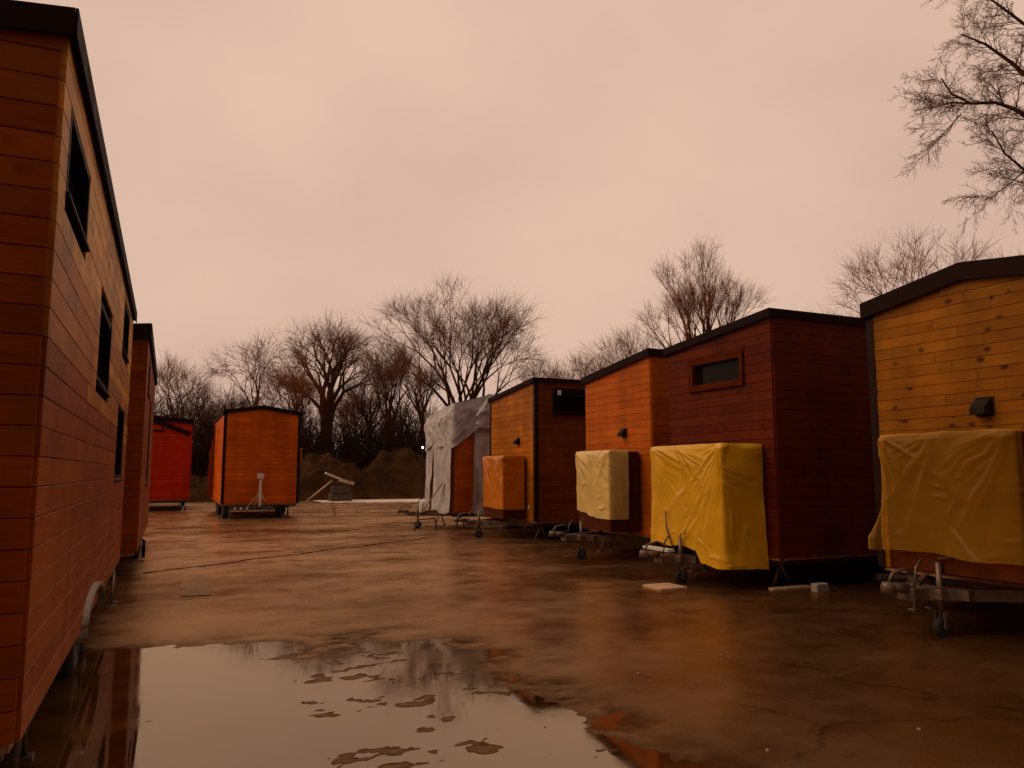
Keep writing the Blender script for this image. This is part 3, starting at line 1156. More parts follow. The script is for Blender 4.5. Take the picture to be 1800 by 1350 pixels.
# fourth: honey with dark corner strips
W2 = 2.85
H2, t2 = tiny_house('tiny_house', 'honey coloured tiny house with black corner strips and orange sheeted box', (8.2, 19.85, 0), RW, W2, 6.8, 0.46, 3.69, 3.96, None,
                    'honey', bh=0.14, pick=lambda u, z, row: WOOD['honey_shade'], right_open=((0.48, 1.62, 3.08, 3.70),), trim=('fr', 'fl'), tongue=1.2, th=0.07)
window(H2, (W2, 0, 0), R(90), 0.5, 1.6, 3.10, 3.68, 'frame_dark', 0.05, 0.05)
mb = MB()
mb.beam((W2 + 0.09, 0.5, 3.63), (W2 + 0.09, 1.6, 3.63), 0.03, 0.2)
mb.build('window_shutter', M['frame_dark'], H2)
mb = MB()
mb.box((W2 + 0.108, 0.56, 3.56), (W2 + 0.112, 0.66, 3.68))
mb.build('sticker', M['white'], H2)
vent_hood(H2, *FR, 19.85 - 17.95, 2.44, 0.15)
mb = MB()
mb.box((W2 - 0.36, -0.045, 0.75), (W2 - 0.28, -0.022, 0.83), 0.004)
mb.build('socket', M['white'], H2)


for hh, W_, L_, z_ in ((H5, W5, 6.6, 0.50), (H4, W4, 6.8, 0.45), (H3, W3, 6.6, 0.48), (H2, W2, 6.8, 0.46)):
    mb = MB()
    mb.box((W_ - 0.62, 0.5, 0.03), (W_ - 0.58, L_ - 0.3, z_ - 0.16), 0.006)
    mb.build('shade_panel', M['trim_dark'], hh)  # dark panel added for the shade under the floor, blocking bright ground beyond


# -- left row
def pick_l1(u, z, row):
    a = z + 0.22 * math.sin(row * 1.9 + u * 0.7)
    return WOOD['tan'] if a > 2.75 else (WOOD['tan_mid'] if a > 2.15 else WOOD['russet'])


W1 = 2.55
L1x = -0.585
side_open1 = ((0.28, 1.42, 3.12, 3.64), (2.72, 4.08, 2.38, 3.08), (5.85, 7.15, 3.12, 3.74), (5.75, 7.15, 1.55, 2.48))
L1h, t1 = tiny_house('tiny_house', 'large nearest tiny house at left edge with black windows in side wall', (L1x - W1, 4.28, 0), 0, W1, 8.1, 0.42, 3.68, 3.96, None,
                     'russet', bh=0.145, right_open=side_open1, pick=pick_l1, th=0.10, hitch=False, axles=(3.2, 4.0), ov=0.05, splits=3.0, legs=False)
for (u0, u1, a, b) in side_open1:
    window(L1h, (W1, 0, 0), R(90), u0 + 0.015, u1 - 0.015, a + 0.015, b - 0.015, 'frame_dark', 0.05, 0.0)
# bright mudguard, props under the floor
mb = MB()
pts = []
n_ = 16
for i in range(n_ + 1):
    a = math.pi * (0.0 + i / n_)
    pts.append((3.6 - 0.86 * math.cos(a), 0.36 + 0.30 * math.sin(a) ** 0.7))
for i in range(n_):
    (ya, za), (yb, zb) = pts[i], pts[i + 1]
    mb.add([(W1 - 0.2, ya, za), (W1 + 0.07, ya, za), (W1 + 0.07, yb, zb), (W1 - 0.2, yb, zb),
            (W1 - 0.2, ya, za - 0.02), (W1 + 0.07, ya, za - 0.04), (W1 + 0.07, yb, zb - 0.04), (W1 - 0.2, yb, zb - 0.02)],
           [(0, 1, 2, 3), (7, 6, 5, 4), (1, 5, 6, 2), (0, 3, 7, 4)], True)
mb.build('mudguard', M['galv'], L1h)
a_leg(L1h, W1 - 0.10, 0.95, 0.36, 0.17, 'y', 'chassis')
a_leg(L1h, W1 + 0.02, 6.75, 0.42, 0.16, 'y')

W6 = 2.55
side_open2 = ((1.2, 2.2, 3.0, 3.6), (3.2, 4.2, 1.4, 3.0))
L2h, t6 = tiny_house('tiny_house', 'russet tiny house directly behind the nearest house in the left row', (-0.40 - W6, 13.3, 0), 0, W6, 7.4, 0.42, 3.72, 3.97, None,
                     'russet', bh=0.14, right_open=side_open2, hitch=False, axles=(3.4, 4.2))
for (u0, u1, a, b) in side_open2:
    window(L2h, (W6, 0, 0), R(90), u0 + 0.015, u1 - 0.015, a + 0.015, b - 0.015, 'frame_dark', 0.05, 0.0)
mb = MB()
mb.tube([(W6 - 0.05, 3.0, 0.42), (W6 + 0.05, 3.0, 0.36), (W6 + 0.05, 3.0, 0.05)], 0.03, 10)
mb.build('drain_pipe', M['black'], L2h)

# red house far back on the left
W7 = 2.5
L3h, t7 = tiny_house('tiny_house', 'red tiny house far back at left with dark diagonal strip', (0.88 - W7, 36.0, 0), 0, W7, 6.4, 0.50, 4.12, 3.90, None,
                     'red', bh=0.14, hitch=False, th=0.16)
mb = MB()
mb.beam((0.95, -0.05, 3.86), (W7 - 0.06, -0.05, 3.28), 0.035, 0.20)
mb.build('brace', M['trim_dark'], L3h)
window(L3h, *FR, 0.72, 1.36, 3.40, 3.72, 'frame_dark', 0.05, 0.02)

# copper gabled house facing the camera at the far side
W8 = 2.62
L4h, t8 = tiny_house('tiny_house', 'copper orange gabled tiny house standing alone at far side of yard', (1.78, 29.2, 0), 0, W8, 6.3, 0.52, 3.86, 3.86, 4.06,
                     'copper', sides=('front', 'left'), bh=0.14, trim=('fr', 'fl'), tongue=0.9, hitch=False, th=0.10)
# upright drawbar post with its lashing straps, side wings
mb = MB()
mb.box((W8 / 2 - 0.09, -0.34, 0.45), (W8 / 2 - 0.01, -0.26, 1.45), 0.006)
mb.box((W8 / 2 - 0.16, -0.36, 1.42), (W8 / 2 + 0.06, -0.24, 1.60), 0.01)
po = mb.build('drawbar_post', M['white'], L4h)
for dx in (-0.42, -0.2, 0.14, 0.32):
    st = MB()
    st.tube([(W8 / 2 - 0.05, -0.30, 1.05), (W8 / 2 - 0.05 + dx * 0.35, -0.33, 0.75), (W8 / 2 - 0.05 + dx, -0.3, 0.42)], 0.013, 6)
    st.build('strap', M['rope'], po)
mb = MB()
mb.box((0.2, -0.50, 0.32), (1.75, -0.40, 0.44), 0.008)
mb.box((0.5, -0.40, 0.34), (0.58, 0.1, 0.42))
mb.box((1.4, -0.40, 0.34), (1.48, 0.1, 0.42))
mb.build('bumper_beam', M['chassis'], L4h)
for x in (0.42, 0.62, 0.82):
    mb = MB()
    mb.lathe([(0.004, -0.01), (0.035, -0.008), (0.04, 0.0), (0.035, 0.01), (0.004, 0.012)], (x, -0.512, 0.38), 'y', 12)
    mb.build('lamp_lens', M['white'], L4h)
for x in (0.16, W8 - 0.62):
    wheel(L4h, x, 0.55, r=0.31, out=-1)
mb = MB()
mb.prism([(-0.24, 0.62), (-0.012 - 0.022, 0.62), (-0.034, 3.62), (-0.06, 3.60), (-0.09, 3.25), (-0.07, 3.05), (-0.16, 2.95), (-0.18, 2.6), (-0.25, 2.5), (-0.22, 2.1), (-0.28, 1.7), (-0.23, 1.2)], 5.2, 5.28)
mb.build('side_panel', WOOD['russet'], L4h)
mb = MB()
mb.prism([(W8 + 0.04, 1.75), (W8 + 0.13, 1.78), (W8 + 0.10, 1.95), (W8 + 0.20, 2.2), (W8 + 0.15, 2.45), (W8 + 0.24, 2.55), (W8 + 0.04, 2.55)], 0.5, 0.56)
mb.build('side_panel', WOOD['honey'], L4h)

# the rows go on behind the viewer
B1, _t = tiny_house('tiny_house', 'tiny house continuing the left row behind the viewpoint', (L1x - W1 - 0.1, -5.4, 0), 0, W1, 8.2, 0.42, 3.72, 4.0, None, 'russet', sides=(), hitch=False)
B2, _t = tiny_house('tiny_house', 'tiny house continuing the right row beyond the knotty amber one', (8.2, 3.2, 0), RW, 2.5, 6.8, 0.45, 3.75, 4.0, None, 'honey', sides=(), hitch=False)

# ------------------------------------------------------------------ sheets
def cloth_mesh(name, P, mat, hole=None, subdiv=1):
    n, m, _ = P.shape
    idx = np.arange(n * m).reshape(n, m)
    F = np.stack([idx[:-1, :-1], idx[1:, :-1], idx[1:, 1:], idx[:-1, 1:]], -1)
    if hole is not None:
        F = F[~hole[:-1, :-1]]
    F = F.reshape(-1, 4)
    me = np_mesh(name, P.reshape(-1, 3), F, mat, True)
    return me


def creases(Sm, Vm, W_, H_, n, seed, anchors):
    """sharp tent-shaped ridges across a hanging sheet; Sm, Vm in metres (along, down)"""
    r = np.random.default_rng(seed)
    ws = Sm + 0.10 * (fbm(Sm * 3.1, Vm * 3.1, 3, seed + 1) - 0.5)
    wv = Vm + 0.10 * (fbm(Sm * 3.1 + 9, Vm * 3.1, 3, seed + 2) - 0.5)
    D = np.zeros_like(Sm)
    for i in range(n):
        u = r.random()
        if u < 0.55 and len(anchors):
            a0 = anchors[r.integers(len(anchors))]
            p0 = np.array([a0 + r.normal(0, 0.03), r.uniform(0, 0.05)])
            sgn = 1 if a0 < W_ * 0.5 else -1
            th_ = r.uniform(R(15), R(85))
            d_ = np.array([sgn * math.cos(th_), math.sin(th_)])
            L_ = r.uniform(0.35, 1.0) * H_
            a_ = r.uniform(0.02, 0.060)
            w_ = r.uniform(0.04, 0.12)
        elif u < 0.72:
            p0 = np.array([r.uniform(0, W_), r.uniform(0.25, 1.0) * H_])
            th_ = r.uniform(R(-15), R(15))
            d_ = np.array([math.cos(th_), math.sin(th_)])
            L_ = r.uniform(0.15, 0.5)
            a_ = r.uniform(0.012, 0.032)
            w_ = r.uniform(0.02, 0.05)
        else:
            p0 = np.array([r.uniform(0, W_), r.uniform(0.0, 0.8) * H_])
            th_ = r.uniform(R(40), R(140))
            d_ = np.array([math.cos(th_), math.sin(th_)])
            L_ = r.uniform(0.2, 0.7)
            a_ = r.uniform(0.012, 0.034)
            w_ = r.uniform(0.025, 0.07)
        x_ = ws - p0[0]
        y_ = wv - p0[1]
        t_ = np.clip((x_ * d_[0] + y_ * d_[1]) / L_, 0, 1)
        dist = np.hypot(x_ - t_ * L_ * d_[0], y_ - t_ * L_ * d_[1])
        ww = w_ * (0.35 + 1.1 * t_)
        # one flank steep, the other slack
        side_ = np.sign(x_ * d_[1] - y_ * d_[0])
        ww = ww * np.where(side_ > 0, 1.9, 0.7)
        D = np.maximum(D, a_ * np.maximum(0, 1 - dist / ww) * (1 - 0.75 * t_))
    return D


def box_tarp(name, label, box, top, far, near, hem, mat, sp=0.02, seed=1, ncr=42, bulge=0.02, flare=0.0, far_flare=0.0):
    """a thin sheet wrapped round three sides of a box; far / near: how far it goes back along the sides,
    hem(s): height of the lower edge, s running from the far side over the front to the near side"""
    x0, x1, y0, y1 = box
    Wd = y1 - y0
    S = np.arange(-far, Wd + near + 1e-6, sp)
    hm = np.array([hem(v) for v in S]) + 0.06 * (fbm(S * 3.0, S * 0 + seed, 3, seed) - 0.5)
    H_ = top - hm.min()
    nv = int(H_ / sp) + 1
    X0 = np.where(S < 0, x0 - S, np.where(S > Wd, x0 + (S - Wd), x0))
    Y0 = np.where(S < 0, y1, np.where(S > Wd, y0, y1 - S))
    NX = np.where((S < 0) | (S > Wd), 0.0, -1.0)
    NY = np.where(S < 0, 1.0, np.where(S > Wd, -1.0, 0.0))
    for _k in range(3):
        NX = np.convolve(np.pad(NX, 1, 'edge'), [0.25, 0.5, 0.25], 'valid')
        NY = np.convolve(np.pad(NY, 1, 'edge'), [0.25, 0.5, 0.25], 'valid')
    V = np.linspace(0, 1, nv)
    VV, SS = np.meshgrid(V, S, indexing='ij')
    down = VV * (top - hm)[None]
    Cr = creases(SS + far, down, Wd + near + far, H_, ncr, seed, [far, far + Wd, far + Wd * 0.45])
    low = bulge * 2 * np.clip(fbm(SS * 1.8 + seed, down * 1.4, 2, seed + 7) - 0.3, 0, 1)
    env = np.clip(down / 0.06, 0, 1)
    corner = np.exp(-np.minimum(np.abs(SS), np.abs(SS - Wd)) / 0.05)
    out = 0.008 + (Cr + low) * env * (1 - 0.35 * corner) + flare * VV ** 2
    Z = top + 0.006 - down + 0.006 * (fbm(SS * 9, VV * 0 + seed, 2, seed) - 0.5)
    P = np.stack([X0[None] + NX[None] * out, Y0[None] + NY[None] * out, Z], -1)
    if far_flare > 0:
        # the far edge is not tucked round the corner but stands off sideways near the hem
        wgt = (np.clip(-SS / 0.06, 0, 1) * np.clip((VV - 0.45) / 0.45, 0, 1) ** 1.3 * far_flare)[..., None]
        st_ = np.stack([np.full_like(SS, x0 - 0.03) + 0.10 * np.sin(SS * 14), y1 - SS, Z], -1)
        P = P * (1 - wgt) + st_ * wgt
    cx, cy = x1 - 0.02, (y0 + y1) / 2
    rows = []
    for k in range(8):
        f_ = k / 8
        rows.append(np.stack([cx + (X0 - cx) * f_, cy + (Y0 - cy) * f_, np.full_like(X0, top + 0.008) + 0.012 * np.abs(np.sin(S * 6 + k)) * (k > 2)], -1))
    P = np.concatenate([np.array(rows), P], 0)
    P[..., 0] = np.minimum(P[..., 0], x1 + 0.01)
    o = link_mesh(name, cloth_mesh(name, P, mat))
    return tag(o, label, 'tarp', 'sheets tied over the front boxes')


def front_box(house, W, x0, x1, y0, y1, z0, z1, world_to_local):
    """panelled box on the drawbar, in house coordinates"""
    a = world_to_local(x0, y1)
    b = world_to_local(x1, y0)
    lo = (min(a[0], b[0]) + 0.012, min(a[1], b[1]) + 0.012, z0)
    hi = (max(a[0], b[0]) - 0.012, max(a[1], b[1]) - 0.03, z1 - 0.012)
    mb = MB()
    mb.box(lo, hi, 0.012)
    f = mb.build('front_box', M['box_wood'], house)
    for i in range(1, 4):
        zz = z0 + (z1 - z0) * i / 4
        s = MB()
        s.box((lo[0] - 0.004, lo[1] - 0.008, zz - 0.012), (hi[0] + 0.004, lo[1] + 0.001, zz + 0.012))
        s.build('batten', M['box_wood'], f)
    return f


def w2l(loc):
    return lambda x, y: (loc[1] - y, x - loc[0])


BOX = {
    'H5': (7.22, 8.08, 4.66, 6.14),
    'H4': (7.14, 7.88, 8.76, 10.48),
    'H3': (7.48, 8.18, 12.36, 13.60),
    'H2': (7.52, 8.16, 17.44, 18.72),
}
for hh, key, W_, z0_ in ((H5, 'H5', W5, 0.62), (H4, 'H4', W4, 0.50), (H3, 'H3', W3, 0.55), (H2, 'H2', W2, 0.50)):
    x0, x1, y0, y1 = BOX[key]
    front_box(hh, W_, x0, x1, y0, y1, z0_, 2.05, w2l(hh.location))


def hem4(s_):
    return 0.53 + 0.02 * math.sin(s_ * 9) if s_ < 1.15 else (0.53 - 0.20 * min(1, (s_ - 1.15) / 0.15) - 0.06 * max(0, s_ - 1.4))


box_tarp('yellow_tarp', 'deep yellow crumpled tarp hanging low over box of dark brown house', BOX['H4'], 2.05, 0.35, 0.72, hem4, TARP['yellow'], 0.018, 3, 95, 0.04, 0.05)
box_tarp('yellow_tarp', 'pale yellow creased sheet over box of bright orange house', BOX['H3'], 2.05, 0.12, 0.40, lambda v: 0.90 - 0.12 * min(1, max(0, v / 0.9)), TARP['pale'], 0.02, 5, 46, 0.02)
box_tarp('orange_tarp', 'orange sheet covering box of honey coloured house', BOX['H2'], 2.05, 0.12, 0.58, lambda v: 0.78 - 0.03 * v, TARP['orange'], 0.025, 8, 36, 0.015)
box_tarp('plastic_film', 'translucent yellow plastic film over box at right edge', BOX['H5'], 2.05, 0.30, 0.10, lambda v: 0.80 + 0.02 * math.sin(v * 4) + 0.12 * max(0, -v), TARP['film'], 0.018, 11, 70, 0.04, 0.03, 0.95)

# strap on the big tarp, the board lying on its drawbar
mb = MB()
mb.tube([(7.06, 10.02, 1.05), (7.03, 9.96, 0.80), (7.03, 9.86, 0.62), (7.02, 9.78, 0.50)], 0.012, 6)
tag(mb.build('strap', M['strap']), 'thin dark strap hanging on the deep yellow tarp', 'strap')
mb = MB()
mb.box((6.90, 9.75, 0.455), (7.02, 10.43, 0.50), 0.004)
tag(mb.build('white_board', M['white']), 'short white board lying across drawbar under the deep yellow tarp', 'board')
mb = MB()
mb.box((6.30, 9.10, 0.0), (6.75, 9.55, 0.05), 0.008)
tag(mb.build('timber_offcut', M['pale_wood']), 'flat timber offcut on the ground under deep yellow tarp', 'plank')
mb = MB()
mb.box((8.22, 8.16, 0.0), (8.44, 8.28, 0.12), 0.008)
o = tag(mb.build('pale_block', M['concrete']), 'small pale block on the ground beside dark brown house', 'block')
mb = MB()
mb.box((7.75, 8.50, 0.0), (8.45, 8.60, 0.045), 0.006)
tag(mb.build('loose_plank', M['pale_wood']), 'thin plank lying at the foot of dark brown house', 'plank')

# ------------------------------------------------------------------ grey tarpaulin house
H1 = empty('wrapped_house', (7.65, 23.7, 0), RW)
tag(H1, 'unfinished tiny house wrapped in torn grey tarpaulin, orange boards showing', 'tiny house', 'wooden tiny houses on trailers')
Wg, Lg = 2.45, 6.0
# local: x 0..Wg (far -> near), y 0..Lg away from the yard
make_wall(H1, (0, 0, 0), 0, Wg, 0.5, [(-0.10, 1.0, 3.28)], WOOD['honey'], 0.14)
make_wall(H1, (Wg, 0, 0), R(90), Lg, 0.5, [(-0.20, 1.0, 3.50), (0, 1, 3.78)], WOOD['orange'], 0.14, splits=3.0)
make_wall(H1, (0, Lg, 0), R(-90), Lg, 0.5, [(0, 1.0, 3.2)], M['backing'], 0.14, boards=False)
make_wall(H1, (Wg, Lg, 0), R(180), Wg, 0.5, [(0, 1.0, 3.2)], M['backing'], 0.14, boards=False)
mb = MB()
zr_ = [[3.30, 3.34, 3.36], [3.53, 3.80, 3.80]]
ys = [0, 1.2, Lg]
vv, ff = [], []
for i, x in enumerate((0.0, Wg)):
    for j, y in enumerate(ys):
        vv.append((x, y, zr_[i][j]))
for i, x in enumerate((0.0, Wg)):
    for j, y in enumerate(ys):
        vv.append((x, y, zr_[i][j] - 0.08))
ff = [(0, 3, 4, 1), (1, 4, 5, 2), (7, 10, 9, 6), (8, 11, 10, 7), (0, 6, 9, 3), (2, 5, 11, 8), (0, 1, 7, 6), (1, 2, 8, 7), (3, 9, 10, 4), (4, 10, 11, 5)]
mb.add(vv, ff)
mb.build('roof', M['roof'], H1)
trailer(H1, Wg, Lg, 0.5, 1.0)

# upper sheet over the roof: runs along the yard end, then round the corner along the near side
def wrap_sheet(name, label, path, tops, hems, seed, bulge=0.05, sp=0.05, over=1.6, mat='grey'):
    """path: plan points; tops / hems: (distance along path, height) lists"""
    path = np.array(path, float)
    seg = np.linalg.norm(np.diff(path, axis=0), axis=1)
    cum = np.concatenate([[0], np.cumsum(seg)])
    S = np.arange(0, cum[-1], sp)
    PX = np.interp(S, cum, path[:, 0])
    PY = np.interp(S, cum, path[:, 1])
    tx = np.gradient(PX)
    ty = np.gradient(PY)
    for _k in range(3):
        tx = np.convolve(np.pad(tx, 1, 'edge'), [0.25, 0.5, 0.25], 'valid')
        ty = np.convolve(np.pad(ty, 1, 'edge'), [0.25, 0.5, 0.25], 'valid')
    ln = np.hypot(tx, ty)
    nx, ny = ty / ln, -tx / ln                      # outward: right-hand side of the path
    T = np.interp(S, *np.array(tops).T)
    H = np.interp(S, *np.array(hems).T)
    nv = int((T - H).max() / sp) + 2
    V = np.linspace(0, 1, nv)
    VV, SS = np.meshgrid(V, S, indexing='ij')
    r1 = 1 - np.abs(2 * fbm(SS * 1.5 + VV * 0.8, VV * 1.2 + seed, 4, seed) - 1) * 2.0
    r2 = 1 - np.abs(2 * fbm(SS * 4.5 - VV * 2.0, VV * 5.0 + SS * 2.0 + seed, 3, seed + 9) - 1) * 2.0
    fold = np.sin(SS * 7.0 + 2.5 * fbm(SS * 1.2, VV * 1.5, 2, seed + 4) * 3)
    cr_ = creases(SS, VV * (T - H)[None], cum[-1], float((T - H).max()), 40, seed, [0.0, float(cum[1]), float(cum[-1])])
    out = 0.03 + (2.6 * cr_ + 0.5 * bulge * np.clip(r1, 0, 1) + bulge * 0.35 * np.clip(r2, 0, 1) + bulge * 0.7 * (0.5 + 0.5 * fold) * VV) * np.clip(VV * 4, 0.15, 1)
    Z = T[None] + (H - T)[None] * VV
    P = np.stack([PX[None] + nx[None] * out, PY[None] + ny[None] * out, Z], -1)
    rows = [P]
    if over > 0:
        k_ = 14
        R_ = []
        for k in range(k_, 0, -1):
            f_ = over * k / k_
            R_.append(np.stack([PX - nx * f_, PY - ny * f_, T + 0.035 + 0.02 * np.sin(S * 5 + k)], -1))
        rows = [np.array(R_), P]
    P = np.concatenate(rows, 0)
    o = link_mesh(name, cloth_mesh(name, P, TARP[mat]))
    m_ = o.modifiers.new('Subdivision', 'SUBSURF')
    m_.levels = m_.render_levels = 1
    return tag(o, label, 'tarpaulin', 'grey tarpaulins')


# along the end (far to near: 0..2.5), then the near side (2.5..4.0)
wrap_sheet('grey_tarpaulin', 'upper grey tarpaulin draped ragged over roof of the unfinished house',
           [(7.60, 23.75), (7.60, 21.22), (9.3, 21.22)],
           [(0, 3.38), (1.0, 3.52), (2.5, 3.66), (3.1, 3.78), (3.62, 3.96), (4.3, 3.98)],
           [(0, 2.30), (0.5, 2.40), (0.95, 2.62), (1.02, 2.36), (1.8, 2.42), (2.5, 2.34), (2.75, 2.55), (3.1, 2.82), (3.25, 2.95), (3.27, 3.02), (3.9, 2.98), (4.3, 2.9)], 17, 0.07, over=0.0)
mb = MB()
vv = [(7.60, 23.78, 3.37), (7.60, 21.22, 3.67), (8.75, 21.22, 3.97), (9.35, 21.22, 3.99), (13.6, 21.22, 3.95), (13.6, 23.78, 3.5), (8.75, 23.78, 3.50)]
mb.add(vv, [(0, 1, 2, 6), (2, 3, 4, 5, 6)], True)
o = mb.build('grey_tarpaulin', TARP['grey'])
tag(o, 'grey tarpaulin stretched flat across the roof of the unfinished house', 'tarpaulin', 'grey tarpaulins')
# the flap that hangs in front of it
fl = wrap_sheet('grey_tarpaulin', 'pale triangular flap of grey tarpaulin beside the honey coloured house', [(8.22, 21.10), (8.98, 21.10)],
                [(0, 3.35), (0.36, 3.97), (0.5, 3.97), (0.76, 3.35)], [(0, 2.96), (0.4, 2.93), (0.76, 2.86)], 23, 0.05, over=0.0)


def hanging(name, label, p, q, ztop, zbot, seed, taper=(0, 0), tuck=0.0, out=(0, 0)):
    """a strip of sheet hung from a line p-q"""
    sp = 0.06
    p, q, out = np.array(p), np.array(q), np.array(out)
    W_ = np.linalg.norm(q - p)
    nu, nv = max(6, int(W_ / sp)), int((ztop - zbot) / sp)
    U, V = np.meshgrid(np.linspace(0, 1, nu), np.linspace(0, 1, nv), indexing='ij')
    ua = taper[0] * V
    ub = 1 - taper[1] * V
    T = ua + (ub - ua) * U
    wob = 0.07 * np.sin(T * 9 + seed) * (0.3 + V) + 0.12 * (fbm(T * 3 + seed, V * 3, 3, seed) - 0.5) * (0.4 + V)
    base = p[None, None] + (q - p)[None, None] * T[..., None] + out[None, None] * (0.05 + np.abs(wob) + tuck * V ** 2)[..., None]
    Z = ztop + (zbot - ztop) * V + 0.05 * np.sin(U * 7 + seed) * V
    P = np.concatenate([base, Z[..., None]], -1)
    o = link_mesh(name, cloth_mesh(name, P, TARP['grey']))
    m_ = o.modifiers.new('Subdivision', 'SUBSURF')
    m_.levels = m_.render_levels = 1
    tag(o, label, 'tarpaulin', 'grey tarpaulins')
    return o


hanging('grey_tarpaulin', 'narrow grey sheet hanging at far corner of the unfinished house', (7.62, 23.75), (7.62, 23.0), 2.62, 0.52, 3, (0, 0.15), 0.0, (-1, 0))
hanging('grey_tarpaulin', 'wide grey sheet hanging below upper tarpaulin beside orange boards', (7.60, 22.95), (7.60, 21.22), 2.65, 0.48, 6, (0.1, 0.0), 0.06, (-1, 0))
hanging('grey_tarpaulin', 'grey sheet hanging between orange boards and honey coloured house', (8.22, 21.20), (9.2, 21.20), 2.95, 0.45, 9, (-0.12, 0.0), 0.05, (0, -1))
# loose timbers and a white can on that drawbar
mb = MB()
mb.beam((7.0, 22.1, 0.58), (7.45, 21.75, 1.35), 0.09, 0.02)
tag(mb.build('loose_board', M['pale_wood']), 'pale board leaning on the wide grey sheet', 'board')
mb = MB()
mb.lathe([(0.004, 0), (0.08, 0), (0.085, 0.02), (0.085, 0.26), (0.07, 0.29), (0.03, 0.30), (0.004, 0.30)], (6.95, 22.2, 0.47), 'z', 18)
tag(mb.build('white_can', M['white']), 'small white can standing on drawbar before grey tarpaulin', 'can')
mb = MB()
mb.tube([(6.35, 20.95, 0.0), (6.45, 20.95, 0.33), (6.95, 20.95, 0.36)], 0.02, 8)
mb.tube([(6.95, 20.95, 0.36), (7.0, 20.95, 0.02)], 0.02, 8)
tag(mb.build('trestle', M['chassis']), 'low metal trestle on the ground before grey tarpaulin house', 'trestle')

# ------------------------------------------------------------------ small things in the yard
mb = empty('propped_pole', (7.2, 43.2, 0))
tag(mb, 'wooden pole propped aslant with a pale board across its top', 'pole')
a = MB()
a.tube([(-0.25, 0, 0.05), (1.15, 0.1, 1.20)], 0.045, 8)
a.build('pole', M['pale_wood'], mb)
a = MB()
a.beam((0.78, 0.1, 1.60), (1.95, 0.15, 1.14), 0.30, 0.10)
a.build('board', M['white'], mb)
a = MB()
a.beam((1.55, 0.05, 1.22), (2.35, 0.15, 1.02), 0.34, 0.16)
a.build('crosspiece', M['pale_wood'], mb)
mb = MB()
mb.box((8.3, 43.3, 0.0), (9.5, 44.0, 0.45), 0.03)
mb.box((8.4, 43.35, 0.47), (9.4, 43.95, 0.85), 0.03)
tag(mb.build('pallet_stack', M['chassis']), 'low dark stack on the ground under the pale board', 'stack')

# stick standing in the yard
mb = MB()
mb.tube([(6.02, 30.5, 0.0), (5.98, 30.45, 0.22), (5.88, 30.42, 0.42)], [0.02, 0.017, 0.012], 6)
mb.tube([(5.98, 30.45, 0.22), (6.06, 30.45, 0.30)], 0.01, 6)
tag(mb.build('stick', M['bark']), 'thin crooked stick standing up from the wet yard', 'stick')
mb = MB()
mb.tube([(0.62, 35.2, 0.0), (0.72, 35.2, 0.36), (0.82, 35.2, 0.0)], 0.03, 8)
mb.box((0.55, 35.15, 0.0), (0.89, 35.25, 0.03))
tag(mb.build('axle_stand', M['white']), 'small white axle stand before the red house', 'axle stand')

# lamp in the trees, alight
_lx, _ly = math.sin(YAW + math.atan((743 - 900) / 1350)), math.cos(YAW + math.atan((743 - 900) / 1350))
lp = empty('street_lamp', (45.8 * _lx, 45.8 * _ly, 0))
tag(lp, 'small lit lamp on a thin post among the dark trees', 'lamp')
a = MB()
a.tube([(0, 0, 0), (0, 0, 3.05)], [0.04, 0.03], 8)
a.build('post', M['black'], lp)
m_, nt_, b_ = new_mat('lamp_glow')
b_.inputs['Emission Color'].default_value = (1.0, 0.86, 0.66, 1)
b_.inputs['Emission Strength'].default_value = 8.0
a = MB()
a.lathe([(0.004, -0.06), (0.04, -0.05), (0.06, 0.0), (0.04, 0.05), (0.004, 0.06)], (0, -0.05, 3.10), 'z', 14)
a.build('bulb', m_, lp)

# scattered stones and litter
stone_me = []
for k in range(3):
    s = MB()
    n = 7
    vv = [(0.5 * math.cos(2 * math.pi * i / n) * random.uniform(0.7, 1.2), 0.4 * math.sin(2 * math.pi * i / n) * random.uniform(0.7, 1.2), 0.0) for i in range(n)]
    vv += [(x * 0.65, y * 0.65, 0.35 * random.uniform(0.7, 1.1)) for x, y, z in vv]
    s.add(vv, [tuple(range(n, 2 * n))] + [(i, (i + 1) % n, n + (i + 1) % n, n + i) for i in range(n)])
    stone_me.append(s.mesh('stone', M['concrete']))
for i in range(16):
    x, y = random.uniform(-0.4, 6.0), random.uniform(4.3, 20)
    if i < 6:
        x, y = random.uniform(2.6, 5.0), random.uniform(3.6, 6.5)
    o = bpy.data.objects.new('stone', stone_me[i % 3])
    COL.objects.link(o)
    s = random.uniform(0.015, 0.04)
    o.scale = (s, s, s)
    o.location = (x, y, float(ground_h(np.array([x]), np.array([y]))[0]) - 0.002)
    o.rotation_euler = (0, 0, random.uniform(0, 6))
    tag(o, 'tiny loose stone lying on the wet yard', 'stone', 'loose stones on the wet yard')

